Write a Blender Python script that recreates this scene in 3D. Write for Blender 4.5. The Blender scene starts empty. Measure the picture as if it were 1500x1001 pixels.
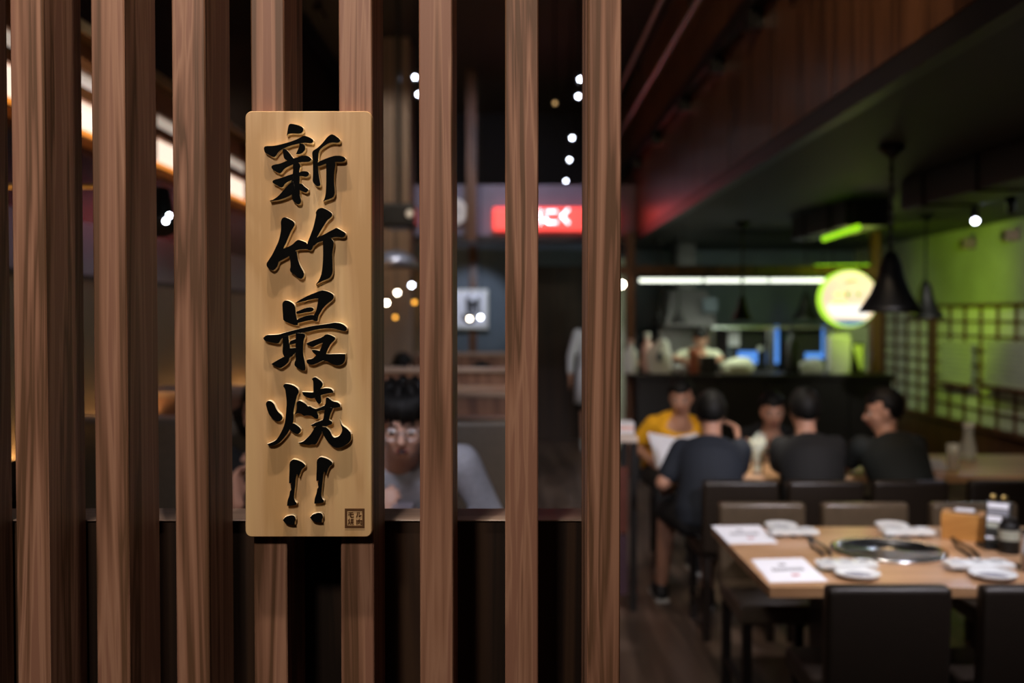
import bpy, bmesh, math, random
from mathutils import Vector, Matrix, Euler
random.seed(7)
S = bpy.context.scene
COL = S.collection
# ------------------------------------------------------------------ camera, world, exposure
HC, FPX, PITCH = 1.60, 1500.0, math.radians(1.4)
cam = bpy.data.objects.new('camera', bpy.data.cameras.new('camera'))
COL.objects.link(cam)
cam.location = (0, 0, HC)
cam.rotation_euler = (math.pi/2 - PITCH, 0, 0)
cam.data.sensor_width = 36; cam.data.lens = 36
cam.data.clip_start = 0.05
cam.data.dof.use_dof = True
cam.data.dof.focus_distance = 1.245
cam.data.dof.aperture_fstop = 3.3
S.camera = cam
w = bpy.data.worlds.new('world'); S.world = w; w.use_nodes = True
w.node_tree.nodes['Background'].inputs[0].default_value = (0.55, 0.6, 0.7, 1)
w.node_tree.nodes['Background'].inputs[1].default_value = 0.004
S.view_settings.view_transform = 'Standard'; S.view_settings.look = 'None'
S.view_settings.gamma = 1; S.view_settings.use_curve_mapping = False
S.view_settings.exposure = 0.0
RCAM = Matrix.Rotation(math.pi/2 - PITCH, 3, 'X')
def ray(x, y): return RCAM @ Vector(((x-750)/FPX, (500.5-y)/FPX, -1))
def P(x, y, Y):                      # point of the pixel's ray at depth Y
    d = ray(x, y); t = Y/d.y
    return Vector((d.x*t, Y, HC + d.z*t))
def PZ(x, y, z):                     # point of the pixel's ray at height z
    d = ray(x, y); t = (z-HC)/d.z
    return Vector((d.x*t, d.y*t, z))
def PX(x, y, X):
    d = ray(x, y); t = X/d.x
    return Vector((X, d.y*t, HC + d.z*t))

# ------------------------------------------------------------------ materials
def lin(h):
    h = h.lstrip('#'); o = []
    for i in (0, 2, 4):
        c = int(h[i:i+2], 16)/255
        o.append(c/12.92 if c <= 0.04045 else ((c+0.055)/1.055)**2.4)
    return (*o, 1)
MATS = {}
def newmat(name):
    m = bpy.data.materials.new(name); m.use_nodes = True
    MATS[name] = m
    return m, m.node_tree, m.node_tree.nodes['Principled BSDF']
def mat(name, col, rough=0.5, metal=0.0, emit=None, es=0.0, var=0.12, scale=9.0, bump=0.0, spec=0.5, trans=0.0, coat=0.0, stretch=(1, 1, 1)):
    m, nt, b = newmat(name)
    c = lin(col)
    tc = nt.nodes.new('ShaderNodeTexCoord'); mp = nt.nodes.new('ShaderNodeMapping')
    mp.inputs['Scale'].default_value = stretch
    nt.links.new(tc.outputs['Object'], mp.inputs[0])
    nz = nt.nodes.new('ShaderNodeTexNoise'); nz.inputs['Scale'].default_value = scale; nz.inputs['Detail'].default_value = 4
    nt.links.new(mp.outputs[0], nz.inputs['Vector'])
    rp = nt.nodes.new('ShaderNodeValToRGB')
    rp.color_ramp.elements[0].position = 0.3; rp.color_ramp.elements[1].position = 0.7
    rp.color_ramp.elements[0].color = tuple(v*(1-var) for v in c[:3]) + (1,)
    rp.color_ramp.elements[1].color = tuple(min(1, v*(1+var)) for v in c[:3]) + (1,)
    nt.links.new(nz.outputs[0], rp.inputs[0]); nt.links.new(rp.outputs[0], b.inputs['Base Color'])
    b.inputs['Roughness'].default_value = rough; b.inputs['Metallic'].default_value = metal
    b.inputs['Specular IOR Level'].default_value = spec
    b.inputs['Transmission Weight'].default_value = trans
    b.inputs['Coat Weight'].default_value = coat
    if bump:
        bp = nt.nodes.new('ShaderNodeBump'); bp.inputs['Strength'].default_value = bump; bp.inputs['Distance'].default_value = 0.002
        nt.links.new(nz.outputs[0], bp.inputs['Height']); nt.links.new(bp.outputs[0], b.inputs['Normal'])
    if emit:
        b.inputs['Emission Color'].default_value = lin(emit); b.inputs['Emission Strength'].default_value = es
    return m
def wood(name, cols, sc=(60, 60, 2.2), rough=0.45, rnd=True, bump=0.15, big=(9, 9, 0.5), spec=0.4):
    """long streaky grain; sc stretches the fine grain, big the broad figure"""
    m, nt, b = newmat(name)
    N = nt.nodes.new; L = nt.links.new
    tc = N('ShaderNodeTexCoord'); oi = N('ShaderNodeObjectInfo')
    off = N('ShaderNodeVectorMath'); off.operation = 'MULTIPLY_ADD'
    comb = N('ShaderNodeCombineXYZ')
    for i in range(3): L(oi.outputs['Random'], comb.inputs[i])
    off.inputs[1].default_value = (7.3, 4.1, 23.7) if rnd else (0, 0, 0)
    L(comb.outputs[0], off.inputs[0]); L(tc.outputs['Object'], off.inputs[2])
    def nz(scale, dist, det):
        mp = N('ShaderNodeMapping'); mp.inputs['Scale'].default_value = scale; L(off.outputs[0], mp.inputs[0])
        n = N('ShaderNodeTexNoise'); n.inputs['Scale'].default_value = 1; n.inputs['Detail'].default_value = det; n.inputs['Distortion'].default_value = dist
        L(mp.outputs[0], n.inputs['Vector']); return n
    a = nz(big, 1.2, 3); f = nz(sc, 0.4, 6)
    # broad figure read as bands
    mul = N('ShaderNodeMath'); mul.operation = 'MULTIPLY'; mul.inputs[1].default_value = 5.0; L(a.outputs[0], mul.inputs[0])
    fr = N('ShaderNodeMath'); fr.operation = 'PINGPONG'; fr.inputs[1].default_value = 1.0; L(mul.outputs[0], fr.inputs[0])
    mx = N('ShaderNodeMix'); mx.inputs['Factor'].default_value = 0.36
    L(fr.outputs[0], mx.inputs['A']); L(f.outputs[0], mx.inputs['B'])
    rp = N('ShaderNodeValToRGB')
    while len(rp.color_ramp.elements) < len(cols): rp.color_ramp.elements.new(0.5)
    for i, c in enumerate(cols):
        rp.color_ramp.elements[i].position = 0.22 + 0.5*i/(len(cols)-1); rp.color_ramp.elements[i].color = lin(c)
    L(mx.outputs['Result'], rp.inputs[0]); L(rp.outputs[0], b.inputs['Base Color'])
    b.inputs['Roughness'].default_value = rough; b.inputs['Specular IOR Level'].default_value = spec
    bp = N('ShaderNodeBump'); bp.inputs['Strength'].default_value = bump; bp.inputs['Distance'].default_value = 0.001
    L(f.outputs[0], bp.inputs['Height']); L(bp.outputs[0], b.inputs['Normal'])
    return m
def emat(name, col, s): return mat(name, col, 0.5, emit=col, es=s, var=0.02)
M = MATS
wood('walnut', ['#60432f', '#7c5743', '#8f6751', '#9c745d', '#875f4c'], sc=(240, 240, 5), big=(26, 20, 0.95), rough=0.5, spec=0.3)
wood('walnut_dark', ['#1c120b', '#2b1c13', '#382619'], sc=(200, 200, 3), big=(16, 16, 0.5))
wood('walnut_cap', ['#6e5a50', '#8a7466', '#9c8676'], sc=(2, 60, 60), big=(0.5, 9, 9))
wood('maple', ['#be9666', '#cca577', '#d2ad7c', '#d9b687'], sc=(160, 40, 7), big=(7, 3, 1.6), rough=0.42, rnd=False, bump=0.05)
wood('letter_side', ['#f0dcb4', '#fbeccb'], bump=0.02, spec=0.2)
wood('table_wood', ['#a8805c', '#b58d68', '#c09874'], sc=(3, 50, 50), big=(0.6, 5, 5), rough=0.3, bump=0.03)
wood('divider_wood', ['#5d4034', '#73513f', '#7d5b48'], rnd=True)
wood('fascia_wood', ['#452c1d', '#573824', '#63412c'], rough=0.32)
wood('floor_wood', ['#3f3228', '#544439', '#615043'], sc=(40, 2, 40), big=(6, 0.5, 6), rough=0.38)
wood('lattice_wood', ['#4a2c1c', '#5e3a26'], rough=0.5)
wood('box_wood', ['#b07a3c', '#c08a48'], sc=(4, 50, 50), big=(1, 6, 6))
wood('lamp_wood', ['#8a5526', '#a0652f'], sc=(50, 2, 50), big=(6, .5, 6))
wood('stamp_brown', ['#4c3018', '#5a3a1e'])
mat('ink', '#060606', 0.9, var=0.3, scale=60, spec=0.08)
mat('black_paint', '#0a0a0a', 0.45)
mat('black_metal', '#0d0d0c', 0.4, 0.3)
mat('ceiling_black', '#0b0a09', 0.8)
mat('ceiling_dark', '#1d1f1b', 0.6, scale=3)
mat('plaster_green', '#8d9478', 0.75, scale=3)
mat('plaster_grey', '#55606a', 0.7, scale=3)
mat('plaster_bulk', '#7d7a88', 0.6, scale=3)
mat('column_paint', '#83705f', 0.6, scale=2)
mat('bronze', '#807564', 0.42, 0.55, scale=2.5)
mat('gloss_dark', '#2a2226', 0.25, 0.0, scale=2)
mat('gloss_mid', '#8c8894', 0.3, scale=2)
mat('leather_brown', '#251d16', 0.38, scale=40, bump=0.25)
mat('leather_light', '#544738', 0.3, scale=40, bump=0.25)
mat('leather_dark', '#1d140d', 0.5, scale=40, bump=0.25)
mat('chair_leg', '#1a120d', 0.45)
mat('steel', '#b9bcc0', 0.22, 1.0, var=0.05)
mat('steel_dull', '#8d8a8c', 0.4, 0.8, var=0.1)
mat('iron', '#2a2c2e', 0.35, 0.8)
mat('ceramic', '#e3e6e6', 0.25, var=0.03)
mat('paper', '#eef0f8', 0.8, var=0.03)
mat('paper_grey', '#a7ab9c', 0.8, var=0.12, scale=18)
mat('print_grey', '#8f919a', 0.8)
mat('print_red', '#b87078', 0.8)
mat('shoji_paper', '#c3c8b4', 0.8, var=0.06)
mat('brass', '#9a8350', 0.35, 0.9)
mat('gold_trim', '#a88a58', 0.4, 0.5)
mat('counter_dark', '#120d0a', 0.45)
mat('plum', '#3d2430', 0.7); mat('rust_red', '#5c2a1c', 0.6)
mat('pale_top', '#cfc0b4', 0.4)
mat('white_plastic', '#dcdcd4', 0.35, var=0.05)
mat('pink_plastic', '#d9b0a6', 0.35, var=0.05)
mat('copper', '#b06a52', 0.35, 0.4)
mat('glassy', '#dfe6dc', 0.05, var=0.02); MATS['glassy'].node_tree.nodes['Principled BSDF'].inputs['Alpha'].default_value = 0.3
mat('drink', '#c98a3c', 0.15); mat('beer', '#8a4f18', 0.12); mat('cream_drink', '#e8e6c8', 0.3); mat('lens_glass', '#ffffff', 0.0, trans=1.0, var=0.0); MATS['lens_glass'].node_tree.nodes['Principled BSDF'].inputs['Alpha'].default_value = 0.12; mat('booth_leather', '#4a3f32', 0.45, scale=40, bump=0.25)
mat('hair', '#090807', 0.6, scale=120, var=0.4, bump=0.4, spec=0.25)
mat('skin', '#b98a72', 0.5, var=0.06); mat('skin_pale', '#c59a86', 0.5, var=0.06)
mat('eye_white', '#d8d4cc', 0.3); mat('eye_dark', '#120c08', 0.2); mat('lip', '#8a4a42', 0.45)
mat('shirt_grey', '#a9abb4', 0.85, scale=60); mat('shirt_yellow', '#e8aa14', 0.85, scale=60)
mat('shirt_navy', '#151c27', 0.85, scale=60); mat('shirt_black', '#070708', 0.85, scale=60)
mat('shirt_green_black', '#141a18', 0.85, scale=60)
mat('shirt_white', '#d4d6dc', 0.85, scale=60); mat('uniform_cream', '#c9cdb4', 0.85, scale=60)
mat('trousers_dark', '#101012', 0.85, scale=60); mat('shoe_dark', '#15161a', 0.5); mat('sole_white', '#b9b9b4', 0.5)
emat('glow_white_warm', '#ffe9d4', 1.15); emat('glow_grey_warm', '#d8c8b8', 0.62); emat('glow_orange', '#ff9a3a', 0.9)
emat('glow_cove', '#ffc07a', 38.0)
emat('glow_tube', '#eef4e4', 2.2)
emat('glow_red', '#ff5048', 1.4); emat('glow_sign_white', '#ffe8f0', 3.5)
emat('glow_spot', '#e6edff', 20.0); emat('glow_bulb', '#fff0d8', 20.0); emat('glow_amber', '#ffb040', 3.0)
emat('glow_green_rim', '#b4ee3a', 1.3); emat('glow_face', '#ffe2c4', 0.92); emat('glow_face_white', '#fff8f4', 1.15)
emat('glow_face_blue', '#4a92b0', 0.8); emat('glow_green', '#9ade1c', 1.2)
emat('glow_blue', '#4f86e0', 0.9); emat('glow_cold', '#dfe8ff', 3.0); emat('glow_pendant', '#ffcf8a', 1.0)
mat('sign_mark_green', '#7ab81e', 0.5, emit='#8ad024', es=0.5); mat('sign_mark_rose', '#d08a6a', 0.5, emit='#e09a70', es=0.6)

# ------------------------------------------------------------------ building helpers
ORG = {}
def link(o): COL.objects.link(o); return o
def tag(o, label=None, cat=None, group=None, kind=None):
    if label: o['label'] = label
    if cat: o['category'] = cat
    if group: o['group'] = group
    if kind: o['kind'] = kind
    return o
def empty(name, loc, label=None, cat=None, group=None, kind=None):
    o = link(bpy.data.objects.new(name, None)); o.location = loc; o.empty_display_size = 0.05
    ORG[o.name] = Vector(loc)
    return tag(o, label, cat, group, kind)
class MB:
    def __init__(s): s.v = []; s.f = []; s.m = []
    def add(s, vs, fs, mi=0):
        n = len(s.v); s.v += [Vector(p) for p in vs]; s.f += [tuple(i+n for i in f) for f in fs]; s.m += [mi]*len(fs); return s
    def box(s, x0, x1, y0, y1, z0, z1, mi=0):
        return s.add([(x, y, z) for z in (z0, z1) for y in (y0, y1) for x in (x0, x1)],
                     [(0, 2, 3, 1), (4, 5, 7, 6), (0, 1, 5, 4), (2, 6, 7, 3), (0, 4, 6, 2), (1, 3, 7, 5)], mi)
    def tube(s, pts, rx, ry=None, n=12, mi=0, ref=None, caps=True):
        """swept round/elliptic section; rx, ry lists or numbers; ref = direction of the rx axis"""
        pts = [Vector(p) for p in pts]; k = len(pts)
        rx = rx if isinstance(rx, (list, tuple)) else [rx]*k
        ry = rx if ry is None else (ry if isinstance(ry, (list, tuple)) else [ry]*k)
        vs, fs = [], []
        for i, p in enumerate(pts):
            d = (pts[min(i+1, k-1)] - pts[max(i-1, 0)]).normalized()
            r = Vector(ref) if ref else (Vector((1, 0, 0)) if abs(d.x) < 0.8 else Vector((0, 1, 0)))
            u = (r - d*r.dot(d)).normalized(); vv = d.cross(u)
            for j in range(n):
                a = 2*math.pi*j/n
                vs.append(p + u*math.cos(a)*rx[i] + vv*math.sin(a)*ry[i])
        for i in range(k-1):
            for j in range(n):
                fs.append((i*n+j, i*n+(j+1) % n, (i+1)*n+(j+1) % n, (i+1)*n+j))
        if caps: fs += [tuple(reversed(range(n))), tuple(range((k-1)*n, k*n))]
        return s.add(vs, fs, mi)
    def cyl(s, a, b, r, r2=None, n=16, mi=0): return s.tube([a, b], [r, r if r2 is None else r2], n=n, mi=mi)
    def cap(s, a, b, r0, r1, n=12):
        """tapered capsule"""
        a, b = Vector(a), Vector(b); d = (b-a).normalized(); pts, rs = [], []
        for t in (1, .85, .5, 0): pts.append(a - d*r0*math.sin(math.acos(min(1, 1-t)) if t < 1 else math.pi/2)); rs.append(r0*(1-t) if t else r0)
        pts, rs = [], []
        for q in (88, 60, 30, 0): pts.append(a - d*r0*math.sin(math.radians(q))); rs.append(r0*math.cos(math.radians(q)))
        for q in (0, 30, 60, 88): pts.append(b + d*r1*math.sin(math.radians(q))); rs.append(r1*math.cos(math.radians(q)))
        return s.tube(pts, rs, n=n)
    def ell(s, c, r, R=None, n=16, mi=0):
        c = Vector(c); vs = [Vector((0, 0, r[2]))]; fs = []; h = n//2
        for i in range(1, h):
            t = math.pi*i/h
            for j in range(n):
                a = 2*math.pi*j/n
                vs.append(Vector((r[0]*math.sin(t)*math.cos(a), r[1]*math.sin(t)*math.sin(a), r[2]*math.cos(t))))
        vs.append(Vector((0, 0, -r[2])))
        for j in range(n): fs.append((0, 1+j, 1+(j+1) % n)); fs.append((len(vs)-1, 1+(h-2)*n+(j+1) % n, 1+(h-2)*n+j))
        for i in range(h-2):
            for j in range(n): fs.append((1+i*n+j, 1+(i+1)*n+j, 1+(i+1)*n+(j+1) % n, 1+i*n+(j+1) % n))
        if R: vs = [R @ v for v in vs]
        return s.add([v+c for v in vs], fs, mi)
    def lathe(s, prof, c=(0, 0, 0), n=24, mi=0, axis='Z'):
        c = Vector(c); k = len(prof); vs, fs = [], []
        for r, z in prof:
            for j in range(n):
                a = 2*math.pi*j/n
                if axis == 'Z': vs.append(c + Vector((r*math.cos(a), r*math.sin(a), z)))
                else: vs.append(c + Vector((r*math.cos(a), z, -r*math.sin(a))))
        for i in range(k-1):
            for j in range(n): fs.append((i*n+j, i*n+(j+1) % n, (i+1)*n+(j+1) % n, (i+1)*n+j))
        if prof[0][0] > 1e-6: fs.append(tuple(reversed(range(n))))
        if prof[-1][0] > 1e-6: fs.append(tuple(range((k-1)*n, k*n)))
        return s.add(vs, fs, mi)
    def prism(s, poly, y0, y1, grow=0.0, mtop=0, mside=0):
        """(x,z) outline extruded from y0 (front) back to y1; the back outline grows outward"""
        poly = [Vector(p) for p in poly]; n = len(poly)
        ar = sum(poly[i].x*poly[(i+1) % n].y - poly[(i+1) % n].x*poly[i].y for i in range(n))
        if ar < 0: poly.reverse()
        back = []
        for i in range(n):
            e0 = (poly[i]-poly[i-1]).normalized(); e1 = (poly[(i+1) % n]-poly[i]).normalized()
            nn = Vector((e0.y+e1.y, -(e0.x+e1.x)))
            nn = nn.normalized() if nn.length > 1e-6 else Vector((0, 0))
            back.append(poly[i]+nn*grow)
        vs = [(p.x, y0, p.y) for p in poly] + [(p.x, y1, p.y) for p in back]
        s.add(vs, [tuple(range(n))], mtop)
        n0 = len(s.v)-2*n
        s.f.append(tuple(n0+n+i for i in reversed(range(n)))); s.m.append(mside)
        for i in range(n):
            j = (i+1) % n
            s.f.append((n0+j, n0+i, n0+n+i, n0+n+j)); s.m.append(mside)
        return s
    def rot(s, R, c=(0, 0, 0)):
        c = Vector(c); s.v = [c + R @ (p-c) for p in s.v]; return s
    def build(s, name, mats, parent=None, smooth=False, bevel=0, seg=2, local=False, remesh=0, sm=6, org=None, tri=False):
        mats = mats if isinstance(mats, (list, tuple)) else [mats]
        if parent is not None: o0 = Vector((0, 0, 0)) if local else ORG[parent.name]
        elif org is not None: o0 = Vector(org)
        else:
            xs = [p.x for p in s.v]; ys = [p.y for p in s.v]; zs = [p.z for p in s.v]
            o0 = Vector(((min(xs)+max(xs))/2, (min(ys)+max(ys))/2, min(zs)))
        me = bpy.data.meshes.new(name)
        me.from_pydata([tuple(p-o0) for p in s.v], [], s.f)
        for m_ in mats: me.materials.append(MATS[m_])
        if len(mats) > 1: me.polygons.foreach_set('material_index', s.m)
        bm = bmesh.new(); bm.from_mesh(me)
        if not remesh: bmesh.ops.recalc_face_normals(bm, faces=bm.faces)
        if bevel: bmesh.ops.bevel(bm, geom=list(bm.edges), offset=bevel, segments=seg, affect='EDGES', profile=0.6, clamp_overlap=True)
        if tri: bmesh.ops.triangulate(bm, faces=bm.faces)
        bm.to_mesh(me); bm.free()
        o = link(bpy.data.objects.new(name, me))
        if remesh:
            md = o.modifiers.new('r', 'REMESH'); md.mode = 'VOXEL'; md.voxel_size = remesh
            if sm:
                m2 = o.modifiers.new('s', 'SMOOTH'); m2.iterations = sm; m2.factor = 0.5
            dg = bpy.context.evaluated_depsgraph_get()
            nm = bpy.data.meshes.new_from_object(o.evaluated_get(dg))
            o.modifiers.clear(); o.data = nm; bpy.data.meshes.remove(me); nm.name = name
            if not nm.materials: nm.materials.append(MATS[mats[0]])
            smooth = True
        if smooth: o.data.polygons.foreach_set('use_smooth', [True]*len(o.data.polygons))
        if parent is not None: o.parent = parent; ORG[o.name] = o0 if not local else Vector((0, 0, 0))
        else: o.location = o0; ORG[o.name] = o0
        return o
def copytree(o, parent=None):
    c = o.copy(); link(c); c.parent = parent
    for ch in o.children: copytree(ch, c)
    return c
def lamp(kind, parent, loc, energy, col, size=0.05, target=None, angle=60, blend=0.6, name='lamp_light'):
    ld = bpy.data.lights.new(name, kind); ld.energy = energy; ld.color = lin(col)[:3]
    if kind == 'AREA': ld.size = size
    else: ld.shadow_soft_size = size
    if kind == 'SPOT': ld.spot_size = math.radians(angle); ld.spot_blend = blend
    o = link(bpy.data.objects.new(name, ld)); o.location = loc
    if parent is not None: o.parent = parent; o.location = Vector(loc) - ORG[parent.name]
    if target is not None: o.rotation_euler = (Vector(target)-Vector(loc)).to_track_quat('-Z', 'Y').to_euler()
    return o
def struct(mb, name, mats, parent=None, **k):
    o = mb.build(name, mats, parent, **k)
    if parent is None: o['kind'] = 'structure'
    return o
def one(mb, name, mats, label, cat, group=None, **k): return tag(mb.build(name, mats, **k), label, cat, group)

# ------------------------------------------------------------------ the room
XL, XF, XR, YB, ZL, ZH = -1.9, 1.33, 4.4, 13.2, 2.45, 4.2
struct(MB().box(XL-.2, XR+.2, -2.6, YB+.2, -.1, 0), 'floor', 'floor_wood')
struct(MB().box(XL, 0.09, 1.44, YB, 0, .12), 'floor_platform', 'floor_wood')
struct(MB().box(XL-.2, XF+.06, -2.6, YB+.2, ZH, ZH+.1), 'ceiling_high', 'ceiling_black')
struct(MB().box(XF+.06, XR+.2, -2.6, YB+.2, ZL, ZL+.1), 'ceiling_low', 'ceiling_dark')
struct(MB().box(XL-.2, XR+.2, -2.8, -2.6, 0, ZH+.1), 'wall_front', 'gloss_dark')
# left wall in three bands: bronze panels, a paler strip, dark gloss above
wl = struct(MB().box(XL-.2, XL-.02, -2.6, YB, 0, ZH), 'wall_left', 'gloss_dark')
y = -2.5
while y < YB-.2:
    y2 = min(y+1.3, YB); MB().box(XL-.02, XL, y+.006, y2-.006, .9, 1.76).build('panel', 'bronze', wl); y = y2
MB().box(XL-.02, XL+.012, -2.5, YB, 1.762, 1.785).build('rail', 'black_paint', wl)
MB().box(XL-.02, XL-.004, -2.5, YB, 1.787, 2.02).build('band', 'gloss_mid', wl)
# right wall
wr = struct(MB().box(XR, XR+.2, -2.6, YB, 0, ZL), 'wall_right', 'plaster_green')
MB().box(XR-.03, XR, 1, 12.2, 0, .52).build('wainscot', 'lattice_wood', wr)
# back walls
wb = struct(MB().box(XL-.2, XR+.2, YB, YB+.2, 0, ZH), 'wall_back', 'plaster_grey')
MB().box(.30, 1.30, YB-.03, YB, 0, 2.25).build('panel', 'walnut_dark', wb)
p0, p1 = P(540, 500, 13.1), P(616, 395, 13.1)
MB().box(XL, p1.x, YB-.03, YB, .9, p1.z).build('panel', 'bronze', wb)
MB().box(XL, XF, YB-.025, YB, 2.62, ZH).build('panel', 'ceiling_black', wb)
# bulkhead over the far end of the hall
zb0, zb1 = P(700, 345, 11).z, P(700, 271, 11).z
bk = struct(MB().box(XL, XF-.01, 11.0, 11.35, zb0, zb1), 'wall_bulkhead', 'plaster_bulk')
MB().box(XL, XF-.01, 10.97, 11.36, zb0-.07, zb0-.001).build('edge_trim', 'counter_dark', bk)
# fascia above the low dining area, in walnut panels
fa = struct(MB().box(XF+.015, XF+.06, -2.6, YB, ZL-.02, ZH), 'wall_middle', 'counter_dark')
seams = [-2.6, -1.2, .3, 1.4, 2.4, 3.39, 4.3, 5.2, 6.3, 7.5, 8.4, 9.0, 10.0, 10.7, 11.6, 12.4, YB]
for a, b in zip(seams, seams[1:]):
    MB().box(XF, XF+.02, a+.007, b-.007, ZL+.06, ZH).build('panel', 'fascia_wood', fa)
MB().box(XF, XF+.07, -2.6, YB, ZL-.03, ZL+.055).build('edge_trim', 'counter_dark', fa)

# ------------------------------------------------------------------ walnut slat screen, partition and carved sign
YS, YD = 1.25, 1.36
scr = empty('slat_screen', (-.25, 1.3, 0), 'tall screen of walnut slats in the foreground carrying the carved sign', 'screen')
edges = [-331, -214, -97.5, 20, 137.5, 255, 370, 498, 614.5, 740, 861]
slat0 = None
for e in edges:
    a = P(e, 500, YS); bx = P(e+48.5, 500, YS)
    wd = bx.x - a.x
    o = MB().box(a.x, bx.x, YS, YD, 0, ZH).build('slat', 'walnut', scr, bevel=.0015, seg=1)
part = empty('low_partition', (-.85, 1.4, 0), 'low dark walnut partition with a pale cap behind the slats', 'partition')
zc = P(700, 760, 1.372).z
y2c = (PZ(700, 745, zc)).y
xr_ = P(861, 745, 1.37).x
MB().box(XL, xr_, 1.362, y2c, zc-.002, zc).build('cap', 'walnut_cap', part, bevel=.001, seg=1)  # cap colour made paler for the light falling on it
x = XL
while x < xr_-.01:
    x2 = min(x+.42, xr_); MB().box(x+.0015, x2-.0015, 1.366, y2c-.006, 0, zc-.002).build('panel', 'walnut_dark', part); x = x2

# carved sign
YB0 = YS - .018                         # front of the board
sign = empty('wooden_sign', P(452, 787, YS-.009), 'pale wooden board with raised black brush characters hung on the slats', 'sign')
def rrect(x0, y0, x1, y1, r, Y, k=5):
    pts = []
    for cx, cy, a0 in ((x1-r, y0+r, -90), (x1-r, y1-r, 0), (x0+r, y1-r, 90), (x0+r, y0+r, 180)):
        for i in range(k+1):
            a = math.radians(a0+90*i/k); q = P(cx+r*math.cos(a), cy+r*math.sin(a), Y); pts.append((q.x, q.z))
    return pts
board = MB().prism(rrect(359.5, 163, 544.5, 787, 9, YB0), YB0+.0015, YS-.0005, 0, 0, 0)
bo = board.build('board', 'maple', sign, org=None)
f_ = MB().prism(rrect(360.5, 164, 543.5, 786, 8, YB0), YB0, YB0+.002, .0012, 0, 0)
f_.build('face', 'maple', sign)
TH = .0065
def stroke(mb, pts, ox, oy, sc, k):
    out = [(lambda q: (q.x, q.z))(P(ox+a/sc, oy+b/sc, YB0-TH)) for a, b in pts]
    mb.prism(smooth_poly(out), YB0-TH-.00006*k, YB0+.0003, .0007, 0, 1)
def smooth_poly(pts):
    n = len(pts); out = []
    for i in range(n):                      # light corner cutting for brush-like edges
        a, b, c = Vector(pts[i-1]), Vector(pts[i]), Vector(pts[(i+1) % n])
        e0, e1 = (b-a).normalized(), (c-b).normalized()
        if e0.dot(e1) < 0.3: out.append(tuple(b))       # sharp tip stays
        else: out += [tuple(b*.78+a*.22), tuple(b*.78+c*.22)]
    return out
G = []
G.append((380, 175, 7.7, [
 [(345,48),(385,52),(440,65),(480,82),(498,105),(492,140),(465,160),(420,160),(360,158),(325,165),(308,185),(318,120),(326,72)],
 [(50,318),(70,300),(150,300),(230,285),(340,255),(430,222),(480,192),(510,183),(560,200),(600,222),(610,245),(595,268),(560,270),(510,262),(440,275),(350,295),(260,335),(215,365),(180,422),(150,425),(100,395),(62,375),(52,345)],
 [(450,270),(500,275),(520,310),(512,350),(480,385),(440,395),(412,392),(430,350),(450,305)],
 [(262,335),(300,335),(340,380),(375,430),(400,450),(370,480),(320,470),(280,445),(268,400)],
 [(135,530),(155,512),(230,500),(300,470),(350,452),(420,430),(480,410),(530,408),(570,425),(590,450),(570,475),(530,482),(470,482),(400,500),(330,530),(280,560),(240,612),(215,605),(165,580),(140,555)],
 [(380,480),(450,490),(465,530),(450,580),(455,640),(452,720),(455,800),(455,860),(475,920),(460,955),(430,962),(395,935),(368,905),(370,860),(345,800),(355,720),(375,640),(380,560)],
 [(145,700),(165,682),(230,665),(300,640),(380,615),(380,680),(330,700),(290,725),(265,765),(240,770),(200,745),(155,722)],
 [(440,600),(490,583),(540,588),(562,605),(555,635),(525,650),(480,640),(440,640)],
 [(118,915),(160,905),(220,860),(280,790),(330,735),(380,700),(400,760),(380,840),(330,870),(270,895),(210,912),(160,918),(120,925)],
 [(440,725),(480,725),(510,760),(550,785),(552,805),(525,830),(490,815),(440,790)],
 [(595,375),(610,350),(660,320),(720,260),(770,195),(815,165),(860,185),(905,220),(915,245),(890,268),(830,260),(780,270),(720,310),(680,345),(665,400),(665,470),(620,480),(600,430)],
 [(600,430),(665,430),(660,520),(670,620),(680,690),(690,735),(680,755),(650,758),(620,730),(600,700),(605,640),(605,540)],
 [(655,485),(720,455),(790,428),(850,410),(910,410),(960,425),(975,450),(960,475),(920,482),(860,480),(800,490),(740,505),(690,525),(655,530)],
 [(755,480),(855,470),(858,520),(845,600),(842,700),(850,790),(852,840),(835,880),(790,900),(750,912),(718,930),(738,890),(750,830),(755,720),(755,600)]]))
G.append((380, 295, 7.7, [
 [(240,235),(255,190),(290,178),(340,200),(390,230),(400,265),(380,300),(355,340),(330,400),(300,470),(272,530),(260,600),(215,690),(205,730),(180,765),(150,785),(110,765),(82,735),(80,700),(100,670),(140,610),(180,530),(220,440),(240,350),(245,290)],
 [(255,540),(310,520),(370,490),(410,450),(440,432),(490,448),(540,470),(545,540),(490,540),(430,545),(370,590),(320,630),(260,660),(205,690),(200,620)],
 [(330,590),(420,560),(428,610),(435,660),(460,730),(490,780),(505,820),(495,860),(470,878),(435,865),(400,830),(350,800),(343,770),(352,740),(350,680)],
 [(635,125),(655,90),(690,75),(720,75),(770,100),(815,130),(825,160),(800,190),(765,215),(730,270),(700,320),(660,390),(630,450),(605,510),(590,550),(560,555),(535,535),(540,470),(570,400),(610,290),(630,200),(640,150)],
 [(600,500),(610,440),(660,400),(720,380),(790,340),(840,315),(870,297),(920,325),(970,355),(975,380),(955,405),(920,410),(870,400),(820,410),(760,430),(710,450),(650,470),(620,500)],
 [(715,430),(800,405),(840,460),(835,510),(822,580),(825,680),(828,780),(820,825),(795,865),(750,885),(700,905),(635,940),(670,895),(695,840),(710,760),(718,640),(718,520)]]))
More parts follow.
